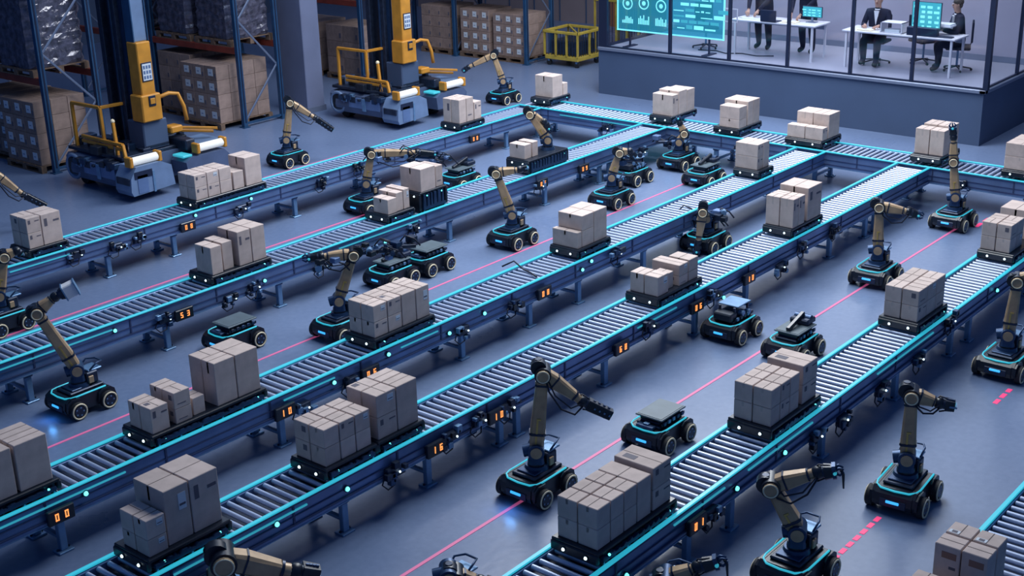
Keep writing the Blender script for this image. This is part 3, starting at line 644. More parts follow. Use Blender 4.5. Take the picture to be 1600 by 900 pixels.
def low_robot(label, base, hd, style):
    r = root('mobile_robot_cart', (base[0], base[1], 0), label, 'robot'); chassis(r, hd); q = Matrix.Rotation(hd, 4, 'Z')
    for xx in (-.12, .18):
        for yy in (-.1, .1):
            b = MB(); b.box(xx-.012, xx+.012, yy-.012, yy+.012, .27, .33 if style != 'visor' else .42, 'dark', 0, q); part('support_post', b, r)
    b = MB()
    if style in ('plate', 'gear'):
        b.box(-.19, .25, -.16, .16, .33, .348, 'plate', .006, q); b.box(-.17, .23, -.14, .14, .348, .352, 'plate', 0, q); b.box(-.15, .2, -.13, .13, .275, .33, 'black', .01, q)
    if style == 'visor':
        b.box(-.1, .2, -.14, .14, .42, .436, 'leg', .006, q)
    part('top_plate', b, r)
    b = MB()
    if style == 'visor':
        b.box(-.25, -.1, -.13, .12, .27, .37, 'black', .015, q); b.box(-.08, .05, -.1, .1, .27, .36, 'dark', .01, q); b.box(.08, .22, -.12, .1, .27, .34, 'navy', .01, q)
        b.cyl(q @ Vector((0, -.1, .33)), q @ Vector((0, -.16, .33)), .035, n=12, m='leg'); b.cyl(q @ Vector((.14, -.1, .31)), q @ Vector((.14, -.16, .31)), .03, n=12, m='leg')
    elif style == 'gear':
        b.box(.1, .3, -.12, .12, .35, .42, 'dark', .015, q); b.cyl(q @ Vector((.22, -.1, .4)), q @ Vector((.22, .1, .4)), .05, n=14, m='navy')
        b.limb(q @ Vector((-.15, 0, .37)), q @ Vector((.2, 0, .46)), q @ Vector((0, 1, 0)), .05, .05, .05, .05, 'black')
    else:
        b.box(-.27, -.2, -.1, .1, .25, .28, 'navy', .006, q); b.box(-.24, -.2, -.03, .03, .28, .295, 'leg', 0, q)
    part('equipment_box', b, r)
    b = MB(); b.box(-.17, .24, -.15, -.14, .27, .30, 'dark', 0, q)
    for k in range(5):
        xx = -.15+.08*k; b.box(xx, xx+.04, -.165, -.14, .27, .31, random.choice(('navy', 'dark', 'leg')), .004, q)
    part('side_module', b, r)
    return r
low_robot('low black cart with flat grey top on cream-ringed wheels behind the eight column load', (12.72, 12.27), 0, 'plate')
low_robot('low black cart with flat top plate half hidden behind the stepped load', xy(366, 530, .1), 0, 'plate')
low_robot('low black cart with pale green flat top between fourth and fifth conveyors', (10.24, 6.76), 0, 'plate')
low_robot('black cart with raised visor plate parked against the fourth conveyor', (13.1, 7.62), 0, 'visor')
low_robot('black cart with folded gear behind the second load on fifth conveyor', xy(1240, 530, .2), 0, 'gear')
low_robot('small dark cart with screen behind the far load on third conveyor', xy(1100, 278, .1), 0, 'gear')
low_robot('low dark cart just behind the raised load on second conveyor', xy(718, 283, .1), 0, 'gear')
low_robot('dark cart loaded with gear behind the doubled-up robot arm', (18.0, 12.5), 0, 'visor')
low_robot('dark cart with tangled gear left of the flat-topped cart behind eight column load', (12.02, 12.3), 0, 'gear')

b = MB(); p0 = at_y(803, 397, YC+.5)
b.tube([(p0.x-.1, YC+.62, .62), (p0.x+.02, YC+.52, .68), (p0.x+.0, YC+.35, .61), (p0.x-.03, YC+.2, .60), (p0.x-.1, YC+.06, .60)], .011, 6, 'cablem')
tag(link('loose_cable', b.mesh('loose_cable')), 'thin black cable draped over the rollers left of the notched load', 'cable')
# ------------------------------------------------------------------ stacker machines
def stacker(loc, label):
    r = root('stacker_machine', (*loc, 0), label, 'forklift'); rq = random.Random(9)
    b = MB()
    b.ext([(.12, .16), (.08, .30), (.12, .52), (.3, .6), (1.7, .6), (1.85, .5), (1.85, .2), (1.7, .14)], .45, 1.9, 'grey')
    b.box(.14, 1.75, 1.9, 2.15, .25, .55, 'grey', .05); b.box(.2, 1.7, .5, 2.1, .6, .66, 'dark', .01)
    b.box(.075, .12, .6, 1.5, .28, .5, 'frame', .01); b.box(.06, .11, 1.0, 1.1, .24, .5, 'leg', .006)
    b.ring((.12, 1.85, .34), (1, 0, 0), .2, .035, 'grey2', 20, 6); b.box(.1, .14, 1.7, 2.0, .2, .5, 'black', .01)
    part('body', b, r)
    b = MB(); b.ext([(0, .12), (-.04, .2), (-.02, .42), (.1, .60), (.6, .60), (.8, .5), (.84, .15)], -.02, .42, 'grey2')
    b.box(-.045, .0, .02, .38, .30, .42, 'dark', .01); b.box(.1, .3, -.03, -.015, .15, .45, 'frame'); b.box(.4, .44, -.035, -.015, .12, .48, 'leg')
    b.box(.05, .4, -.03, -.015, .40, .52, 'mull'); part('front_pod', b, r)
    b = MB(); b.ext([(1.15, .2), (1.12, .45), (1.25, .52), (1.95, .52), (2.05, .42), (2.0, .22)], .0, .42, 'grey'); b.box(1.1, 1.3, .05, .35, .52, .56, 'cyan2', .01); part('side_pod', b, r)
    for x0, x1, z, y in ((.05, .62, .68, .08), (1.4, 1.98, .64, .06)):
        b = MB(); b.cyl((x0, y, z), (x1, y, z), .07, n=16, m='tube'); part('roller_guard', b, r, 'white roller bar')
        for xx in (x0, x1):
            b = MB(); b.box(xx-.035, xx+.035, y-.08, y+.1, z-.09, z+.09, 'yellow', .015); part('yellow_bracket', b, r)
    for k in range(16):
        b = MB(); yy = rq.uniform(.5, 1.75); zz = rq.uniform(.42, .62); s_ = rq.uniform(.03, .09)
        b.box(.03+rq.uniform(0, .05), .2, yy-s_, yy+s_, zz-s_*.7, zz+s_*.7, rq.choice(('dark', 'black', 'navy', 'leg')), .008); part('side_unit', b, r)
    for xx, yy in ((.35, .5), (1.5, .5), (.35, 1.8), (1.5, 1.8)):
        b = MB(); b.cyl((xx-.09, yy, .13), (xx+.09, yy, .13), .13, n=16, m='tyre'); part('wheel', b, r)
    rr = random.Random(5)
    for k in range(38):
        b = MB(); xx, yy = rr.uniform(.2, 1.6), rr.uniform(.5, 2.0); s_ = rr.uniform(.05, .12); h = rr.uniform(.04, .16)
        b.box(xx-s_, xx+s_, yy-s_, yy+s_, .63, .66+h, rr.choice(('dark', 'black', 'navy', 'grey', 'dark')), .01); part('machinery_unit', b, r)
    for k in range(8):
        b = MB(); xx, yy = rr.uniform(.2, .6), rr.uniform(.5, 1.9); b.tube([(xx, yy, .68), (xx-.05, yy-.1, .84), (xx-.12, yy-.2, .72)], .014, 6, 'cablem'); part('hose', b, r)
    b = MB(); b.box(.72, 1.22, .55, 1.0, .66, 1.16, 'office', .02); b.box(.74, 1.2, .54, .55, .7, .74, 'dark'); part('mast_base', b, r)
    b = MB(); b.box(.76, 1.04, .52, .80, 1.16, 2.5, 'yellow', .015); b.box(.70, 1.10, .47, .80, 1.16, 1.62, 'yellow', .02)
    b.box(.84, .98, .455, .47, 1.42, 1.6, 'dark', .006); b.box(.86, .96, .44, .455, 1.46, 1.56, 'yellow', .006)
    cb = part('yellow_cabinet', b, r)
    b = MB(); b.box(.80, 1.01, .505, .52, 1.84, 2.16, 'mull', .005)
    b.box(.815, .995, .500, .505, 1.86, 2.14, 'paper')
    for i in range(3):
        for j in range(3): b.box(.83+.055*i, .865+.055*i, .497, .5, 1.885+.085*j, 1.94+.085*j, 'frame')
    part('key_panel', b, cb, 'pale square panel with dark keys')
    b = MB(); b.box(.80, 1.06, .62, .80, 2.5, 7.5, 'grey2', .01); b.box(.78, .80, .6, .82, 2.5, 7.5, 'rackblue'); b.box(1.06, 1.08, .6, .82, 2.5, 7.5, 'rackblue')
    b.box(.82, .86, .9, 1.1, .66, 7.5, 'navy'); part('mast_post', b, r)
    b = MB(); b.box(.74, .98, 1.0, 1.16, .66, 7.5, 'dark', .01); b.box(.74, .98, 1.4, 1.52, .66, 7.5, 'dark', .01); b.box(.84, .94, 1.16, 1.4, .66, 7.5, 'black'); b.box(.72, .74, 1.1, 1.13, .66, 7.5, 'navy')
    b.box(.80, .84, 1.16, 1.18, .66, 7.5, 'frame'); part('mast_rail', b, r)
    b = MB(); Z1, Z2 = .86, 1.42; t = .032
    for a, c in (((.3, 1.95, .6), (.3, 1.95, Z2)), ((.3, 1.95, Z2), (.32, 1.15, Z2)), ((.32, 1.15, Z2), (.85, 1.1, Z2)), ((.3, .75, .62), (.34, .85, Z2-.2)),
                 ((.3, 1.75, Z1), (.28, .55, Z1)), ((.3, 1.75, Z1-.08), (.28, .55, Z1-.08)), ((.28, .55, Z1), (.26, .48, .66)), ((.32, 1.15, Z2), (.33, 1.15, Z1))):
        b.limb(a, c, (1, 0, 0) if abs(a[0]-c[0]) < .2 else (0, 1, 0), .055, .055, .055, .055, 'yellow')
    b.ball((.34, .85, Z2-.2), .04, 'cream'); part('guard_frame', b, r, 'yellow guard frame')
    b = MB()
    b.tube([(1.05, .6, 1.5), (1.35, .6, 1.55), (1.5, .55, 1.52), (1.56, .5, 1.3), (1.58, .48, 1.05)], .035, 8, 'yellow')
    for k in (0, .12): b.limb((1.3, .7+k, .95-k*.6), (2.0, .2+k, .86-k*.6), (0, 0, 1), .045, .045, .045, .045, 'yellow')
    b.box(1.25, 1.5, .5, .75, .86, .98, 'yellow', .02); part('lift_arm', b, r, 'yellow curved lift arm')
    b = MB(); b.box(1.5, 2.05, .12, .75, .62, .68, 'grey2', .02); b.box(1.3, 1.5, .2, .7, .6, .78, 'dark', .02); part('fork_deck', b, r)
    return r
stacker((12.3, 18.55), 'grey stacker machine with yellow mast cabinet, nearest the left racks')
stacker((18.5, 18.45), 'grey stacker machine with yellow mast cabinet, right of the grey pillar')

# ------------------------------------------------------------------ racks and pallet loads
def rack(x0, x1, frames, levels, top, label):
    r = root('pallet_rack', (x0, frames[0], 0), label, 'rack'); W = x1-x0
    for fy in frames:
        y = fy-frames[0]
        for xx in (0, W):
            b = MB(); b.box(xx-.05, xx+.05, y-.045, y+.045, 0, top, 'rackblue', .006); b.box(xx-.08, xx+.08, y-.08, y+.08, 0, .015, 'rackblue'); b.box(xx-.015, xx+.015, y-.05, y-.045, .1, top, 'mull'); part('upright', b, r)
        z = .15; k = 0
        while z+1.0 < top:
            b = MB(); a, c = ((.05, z), (W-.05, z+1.0)) if k % 2 == 0 else ((W-.05, z), (.05, z+1.0))
            b.limb((a[0], y, a[1]), (c[0], y, c[1]), (0, 1, 0), .04, .04, .02, .02, 'brace'); part('brace', b, r); z += 1.0; k += 1
        b = MB(); b.box(.05, W-.05, y-.02, y+.02, .06, .1, 'rackblue'); part('brace', b, r)
    for z in levels:
        for i in range(len(frames)-1):
            for xx in (0, W):
                b = MB(); b.box(xx-.045, xx+.045, frames[i]-frames[0]+.045, frames[i+1]-frames[0]-.045, z-.13, z, 'rackred', .008); part('beam', b, r)
    return r
rack(12.66, 13.72, (21.42, 24.2, 27.0), (1.72, 3.6), 6.5, 'blue pallet rack with orange beams at the left edge of the photo')
rack(16.94, 17.95, (21.3, 24.1, 26.9), (1.62, 3.4), 6.0, 'blue pallet rack just left of the grey pillar')
rack(21.4, 22.4, (22.4, 25.2, 28), (1.9, 3.5), 6.0, 'blue pallet rack between pillar and right stacker machine')
rack(25.2, 26.2, (20.62, 22.95, 25.3), (1.85, 3.3), 6.0, 'blue pallet rack left of the yellow cage cart')
PAL = {}
def pallet_mb(b, dx, dy):
    for k in range(6): y = k*dy/5.999*0.86+0; b.box(0, dx, k*dy/6+.01, (k+1)*dy/6-.012, .115, .135, 'wood')
    for k in range(3): xx = k*(dx-.1)/2; b.box(xx, xx+.1, 0, dy, .095, .115, 'wood'); b.box(xx, xx+.1, 0, dy, 0, .02, 'wood')
    for i in range(3):
        for j in range(3): b.box(i*(dx-.1)/2, i*(dx-.1)/2+.1, j*(dy-.12)/2, j*(dy-.12)/2+.12, .02, .095, 'wood')
def pallet(x, y, z, dx, dy, label):
    b = MB(); pallet_mb(b, dx, dy); o = link('pallet', b.mesh('pallet'), None, (x, y, z)); return tag(o, label, 'pallet')
def stack_mesh(dx, dy, dz, lab):
    key = ('s', round(dx, 3), round(dy, 3), round(dz, 3), lab)
    if key in CART: return CART[key]
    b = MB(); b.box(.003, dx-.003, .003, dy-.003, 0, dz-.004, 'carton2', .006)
    b.box(.003, dx-.003, dy/2-.002, dy/2+.002, dz-.004, dz-.002, 'seam')
    if lab: b.box(0, .003, dy*.28, dy*.68, dz*.30, dz*.78, 'paper'); b.box(-.001, 0, dy*.42, dy*.58, dz*.48, dz*.54, 'frame')
    b.box(.0, .003, dy*.08, dy*.2, dz*.2, dz*.5, 'print')
    CART[key] = b.mesh('carton'); return CART[key]
def stack(x, y, z, dx, dy, nx, ny, nz, h, phrase, lab=True):
    pallet(x-.03, y-.03, z, dx+.06, dy+.06, 'wooden pallet under the '+phrase)
    z0 = z+.136
    for i in range(nx):
        for j in range(ny):
            for k in range(nz):
                if i > 0 and j > 0 and k < nz-1: continue
                a, c = dx/nx, dy/ny
                o = link('carton', stack_mesh(a, c, h, lab), None, (x+i*a, y+j*c, z0+k*h))
                pos = ('bottom', 'second', 'third', 'fourth', 'fifth')[k] if k < nz-1 else 'top'
                tag(o, 'carton in %s layer, %s column, rank %s, %s' % (pos, ('right', 'middle', 'left', 'far left')[j], ('one', 'two', 'three', 'four', 'five')[i], phrase), 'carton', 'cartons of the '+phrase)
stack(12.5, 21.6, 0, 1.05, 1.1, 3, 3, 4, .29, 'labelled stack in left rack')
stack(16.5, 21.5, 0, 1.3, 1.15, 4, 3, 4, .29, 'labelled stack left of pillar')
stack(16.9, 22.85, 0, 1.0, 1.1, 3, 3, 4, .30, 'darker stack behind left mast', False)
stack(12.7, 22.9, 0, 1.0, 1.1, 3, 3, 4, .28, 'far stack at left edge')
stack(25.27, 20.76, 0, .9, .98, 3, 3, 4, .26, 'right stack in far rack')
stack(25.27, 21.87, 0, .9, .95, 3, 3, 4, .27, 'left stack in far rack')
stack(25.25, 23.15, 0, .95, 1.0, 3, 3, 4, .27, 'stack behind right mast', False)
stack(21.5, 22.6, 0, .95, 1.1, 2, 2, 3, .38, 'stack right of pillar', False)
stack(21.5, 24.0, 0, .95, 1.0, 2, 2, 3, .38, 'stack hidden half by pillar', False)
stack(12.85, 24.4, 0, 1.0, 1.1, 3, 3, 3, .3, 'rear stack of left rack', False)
def wrapped(x, y, z, dx, dy, h, label):
    r = root('wrapped_pallet', (x, y, z), label, 'pallet load')
    b = MB(); pallet_mb(b, dx, dy); part('pallet', b, r)
    b = MB(); rr = random.Random(int(x*37+y*11+z*5)); N = 22; n = 28; vs = []
    for k in range(N+1):
        zz = .14+h*k/N; am = .02
        for i in range(n):
            t = 2*math.pi*i/n; cx, sx = math.cos(t), math.sin(t); m_ = max(abs(cx), abs(sx)); px_ = cx/m_; py_ = sx/m_
            f = 1-.02+am*math.sin(k*1.9+i*1.3)+rr.uniform(-am, am)
            if k in (0, N): f *= .97
            l = math.hypot(px_, py_); f2 = f*(1 if l < 1.3 else .965)
            vs.append((dx/2+px_*f2*dx/2, dy/2+py_*f2*dy/2, zz+rr.uniform(-.006, .006)))
    fs = [(k*n+i, k*n+(i+1) % n, (k+1)*n+(i+1) % n, (k+1)*n+i) for k in range(N) for i in range(n)]+[tuple(range(N*n, N*n+n))]
    b.add(vs, fs, 'wrap'); part('wrapped_goods', b, r, 'glossy stretch wrap')
    return r
wrapped(12.6, 21.6, 1.72, 1.15, 1.15, 1.55, 'wrapped pallet on left rack shelf, the one nearest the pillar side')
wrapped(12.6, 22.9, 1.72, 1.15, 1.15, 1.6, 'wrapped pallet on left rack shelf at the left edge')
wrapped(12.6, 24.4, 1.72, 1.15, 1.15, 1.5, 'wrapped pallet on left rack shelf, furthest back')
wrapped(16.9, 21.45, 1.62, 1.1, 1.15, 1.5, 'wrapped pallet on the shelf just left of pillar')
wrapped(16.9, 22.75, 1.62, 1.1, 1.15, 1.45, 'wrapped pallet on the shelf right of the left mast')
wrapped(16.9, 24.3, 1.62, 1.1, 1.15, 1.5, 'wrapped pallet on the shelf hidden behind the left mast')
wrapped(25.2, 20.85, 1.85, 1.0, 1.0, 1.1, 'wrapped pallet on far rack shelf above the right stack')
wrapped(25.2, 21.95, 1.85, 1.0, .95, 1.1, 'wrapped pallet on far rack shelf above the left stack')
wrapped(21.4, 22.6, 1.9, 1.0, 1.1, 1.1, 'wrapped pallet on shelf right of the pillar')
wrapped(25.2, 23.15, 1.85, 1.0, .95, 1.1, 'wrapped pallet on far rack shelf behind the right mast')

# ------------------------------------------------------------------ yellow cage carts
def cage(x, y, dx, dy, z1, label, fill=True):
    r = root('cage_cart', (x, y, 0), label, 'cart')
    b = MB(); t = .04
    b.box(0, dx, 0, dy, .16, .26, 'yellow2', .01)
    part('cart_base', b, r)
    b = MB()
    for xx in (0, dx/2, dx):
        for yy in (0, dy): b.box(xx-t/2, xx+t/2, yy-t/2, yy+t/2, .26, z1, 'yellow2')
    for yy in (dy*.33, dy*.66):
        for xx in (0, dx): b.box(xx-t/2, xx+t/2, yy-t/2, yy+t/2, .26, z1, 'yellow2')
    for yy in (0, dy): b.box(-t/2, dx+t/2, yy-t, yy+t, z1-.06, z1, 'yellow2', .006)
    for xx in (0, dx): b.box(xx-t, xx+t, 0, dy, z1-.06, z1, 'yellow2', .006)
    b.limb((0, 0, z1-.02), (dx, dy, z1-.02), (0, 0, 1), .04, .04, .04, .04, 'yellow2')
    part('cage_frame', b, r)
    b = MB(); k = .08
    while k < dy: b.box(.02, .03, k, k+.012, .26, z1-.05, 'navy'); b.box(dx-.03, dx-.02, k, k+.012, .26, z1-.05, 'navy'); k += .09
    k = .08
    while k < dx: b.box(k, k+.012, .02, .03, .26, z1-.05, 'navy'); k += .09
    if fill: b.box(.1, dx-.1, .1, dy-.1, .26, z1-.25, 'dark', .03)
    part('mesh_panel', b, r)
    for xx in (.08, dx-.08):
        for yy in (.08, dy-.08):
            b = MB(); b.cyl((xx-.025, yy, .07), (xx+.025, yy, .07), .07, n=12, m='tyre'); b.box(xx-.03, xx+.03, yy-.03, yy+.03, .1, .16, 'leg'); part('caster', b, r)
    return r
cage(25.45, 19.25, .95, 1.0, .86, 'yellow cage cart on casters left of the office')
cage(26.7, 18.7, 1.0, .95, 1.5, 'taller yellow cage cart half hidden by the office corner', False)

# ------------------------------------------------------------------ office contents
def desk(x0, x1, y0, y1, h, label):
    r = root('desk', ((x0+x1)/2, (y0+y1)/2, 1.0), label, 'desk'); a, c = (x1-x0)/2, (y1-y0)/2
    b = MB(); b.box(-a, a, -c, c, h-.035, h, 'desk', .008); part('tabletop', b, r)
    for sx in (-1, 1):
        for sy in (-1, 1):
            b = MB(); b.box(sx*(a-.05)-.02, sx*(a-.05)+.02, sy*(c-.08)-.02, sy*(c-.08)+.02, 0, h-.035, 'desk'); part('leg', b, r)
    b = MB(); b.box(a-.07, a-.05, -c+.1, c-.1, h-.16, h-.035, 'ledge'); part('modesty_rail', b, r)
    return r
desk(24.35, 25.02, 12.5, 14.42, .73, 'long white desk with two people standing behind it')
desk(24.28, 24.95, 9.6, 11.88, .73, 'long white desk between two seated people')
def chair(x, y, rz, label):
    r = root('office_chair', (x, y, 1.0), label, 'chair', None, rz)
    for k in range(5):
        t = 2*math.pi*k/5; b = MB(); p = Vector((.27*math.cos(t), .27*math.sin(t), .05)); b.limb((0, 0, .09), p, (0, 0, 1), .035, .025, .03, .025, 'black'); b.cyl(p-Vector((0, .015, .022)), p+Vector((0, .015, -.022)), .025, n=8, m='tyre'); part('star_leg', b, r)
    b = MB(); b.cyl((0, 0, .08), (0, 0, .42), .022, n=10, m='leg'); part('gas_column', b, r)
    b = MB(); b.box(-.23, .23, -.23, .23, .42, .48, 'suit', .02); part('seat', b, r)
    b = MB(); b.box(.22, .26, -.2, .2, .56, .95, 'suit', .015); b.limb((.2, 0, .45), (.25, 0, .6), (0, 1, 0), .02, .02, .05, .05, 'dark'); part('backrest', b, r)
    return r
chair(24.95, 11.45, 0.1, 'black office chair under the man in an open dark jacket')
chair(25.1, 9.85, -1.2, 'black office chair under the seated man at the right end')
chair(24.65, 15.2, .8, 'empty black office chair behind the large cyan display')
chair(25.45, 10.68, 2.6, 'empty black office chair pushed under the right desk')
# large see-through display
r = root('data_display', (24.0, 15.7, 1.0), 'large see-through cyan data display behind the office glass', 'screen')
b = MB(); b.box(-.008, .008, -1.32, 1.34, .36, 1.9, 'holo'); part('display_panel', b, r)
b = MB()
for y0, y1, z0, z1 in ((-1.34, 1.36, .33, .36), (-1.34, 1.36, 1.9, 1.93), (-1.34, -1.31, .33, 1.93), (1.33, 1.36, .33, 1.93)): b.box(-.012, .012, y0, y1, z0, z1, 'screen2')
b.box(-.01, .01, -1.62, -1.34, .98, 1.0, 'desk'); b.box(-.01, .01, -1.62, -1.34, .72, .74, 'desk'); b.box(-.01, .01, -1.64, -1.62, .72, 1.0, 'desk')
part('display_frame', b, r)
b = MB(); rr = random.Random(3)
def gl(y0, y1, z0, z1, m='screen2'): b.box(-.014, -.008, y0, y1, z0, z1, m)
for i, (yc, zc) in enumerate(((1.08, .92), (.66, .95), (.22, .92), (1.08, 1.25), (.66, 1.32), (.22, 1.3))):
    b.ring((-.011, yc, zc), (1, 0, 0), .12, .014, 'screen2', 18, 4); b.ball((-.011, yc, zc), .05, 'screen2', 8, 5, (.1, 1, 1))
    if i < 3:
        for k in range(7): gl(yc-.14+.042*k, yc-.115+.042*k, .50, .50+rr.uniform(.06, .2))
for row in range(10):
    y = -.1; z = .50+row*.12
    while y > -1.2:
        w_ = rr.uniform(.04, .28)
        if rr.random() < .75: gl(y-w_, y, z, z+rr.choice((.02, .035, .06, .08)), rr.choice(('screen2', 'screen2', 'screen')))
        y -= w_+.04
gl(-.02, 0.0, .45, 1.8, 'screen')
part('chart_graphics', b, r)
b = MB(); b.box(-.02, .02, 1.0, 1.03, 0, .33, 'mull'); b.box(-.02, .02, -1.0, -.97, 0, .33, 'mull'); b.box(-.2, .2, .95, 1.08, 0, .02, 'mull'); b.box(-.2, .2, -1.05, -.92, 0, .02, 'mull'); part('display_stand', b, r)
def monitor(x, y, z, w, h, label, rows=5):
    r = root('monitor', (x, y, z), label, 'monitor')
    b = MB(); b.box(-.0, .025, -w/2, w/2, .1, .1+h, 'mull', .005); part('screen_housing', b, r)
    b = MB(); b.box(-.003, 0, -w/2+.012, w/2-.012, .112, .088+h, 'screen')
    q = random.Random(int(y*10))
    for k in range(rows):
        zz = .13+(h-.06)*k/rows
        for j in range(4): yy = -w/2+.04+j*w*.24; b.box(-.005, -.003, yy, yy+w*q.uniform(.06, .2), zz, zz+h*.09, 'screen2')
    part('screen', b, r, 'lit cyan screen')
    b = MB(); b.box(.005, .025, -.02, .02, 0, .12, 'ledge'); b.box(-.07, .08, -.1, .1, 0, .012, 'ledge'); part('stand', b, r)
    return r
monitor(24.75, 12.78, 1.731, .44, .22, 'small cyan monitor at the right end of the left desk', 3)
monitor(24.5, 10.28, 1.731, .58, .52, 'large cyan monitor on the right desk beside the seated man')
def simple(name, cat, label, mk_, loc):
    b = MB(); mk_(b); o = link(name, b.mesh(name), None, loc); return tag(o, label, cat)
r = root('laptop', (24.45, 13.55, 1.731), 'black laptop in the middle of the left desk', 'laptop')
b = MB(); b.box(-.1, .14, -.18, .18, 0, .018, 'mull', .004); part('laptop_base', b, r)
b = MB(); b.box(-.115, -.1, -.18, .18, .015, .24, 'mull', .004); part('laptop_lid', b, r)
simple('console_box', 'equipment', 'black low console in front of the large monitor', lambda b: (b.box(-.03, .09, -.3, .3, 0, .16, 'mull', .01), b.box(-.034, -.03, -.25, -.1, .05, .1, 'dark')), (24.36, 10.28, 1.731))
simple('paper_tray', 'paper tray', 'white paper tray on the right desk by the man in open jacket', lambda b: (b.box(-.15, .15, -.22, .22, 0, .012, 'desk'), b.box(-.15, .15, -.22, -.2, 0, .2, 'desk'), b.box(-.15, .15, .2, .22, 0, .2, 'desk'), b.box(-.15, .15, -.22, .22, .19, .2, 'desk'), b.box(-.1, .1, -.15, .15, .012, .06, 'paper')), (24.5, 10.9, 1.731))
simple('document', 'paper', 'pale papers spread at the left end of the left desk', lambda b: (b.box(-.14, .14, -.22, .2, 0, .006, 'paper'), b.box(-.1, .16, -.1, .3, .006, .012, 'shirt')), (24.62, 14.05, 1.731))
simple('document', 'paper', 'cream folder before the second standing person', lambda b: (b.box(-.1, .1, -.16, .16, 0, .02, 'cream', .003), b.box(-.08, .08, -.1, .12, .02, .028, 'paper')), (24.55, 13.15, 1.731))
simple('document', 'paper', 'brown notebook before the man in open jacket', lambda b: (b.box(-.1, .1, -.15, .15, 0, .02, 'cream', .003), b.box(-.09, .09, -.14, .14, .02, .024, 'paper')), (24.45, 11.45, 1.731))
simple('keyboard', 'keyboard', 'dark keyboard at the right end of the right desk', lambda b: (b.box(-.07, .07, -.2, .2, 0, .018, 'mull', .004), b.box(-.055, .055, -.18, .18, .018, .022, 'dark')), (24.42, 9.9, 1.731))
simple('floor_cable', 'cable', 'dark cable lying on the office floor below the left desk', lambda b: b.tube([(0, .9, .012), (.1, .5, .012), (-.05, .2, .012), (.12, -.1, .012), (.02, -.5, .012), (.2, -.8, .012)], .012, 6, 'black'), (24.35, 14.3, 1.0))

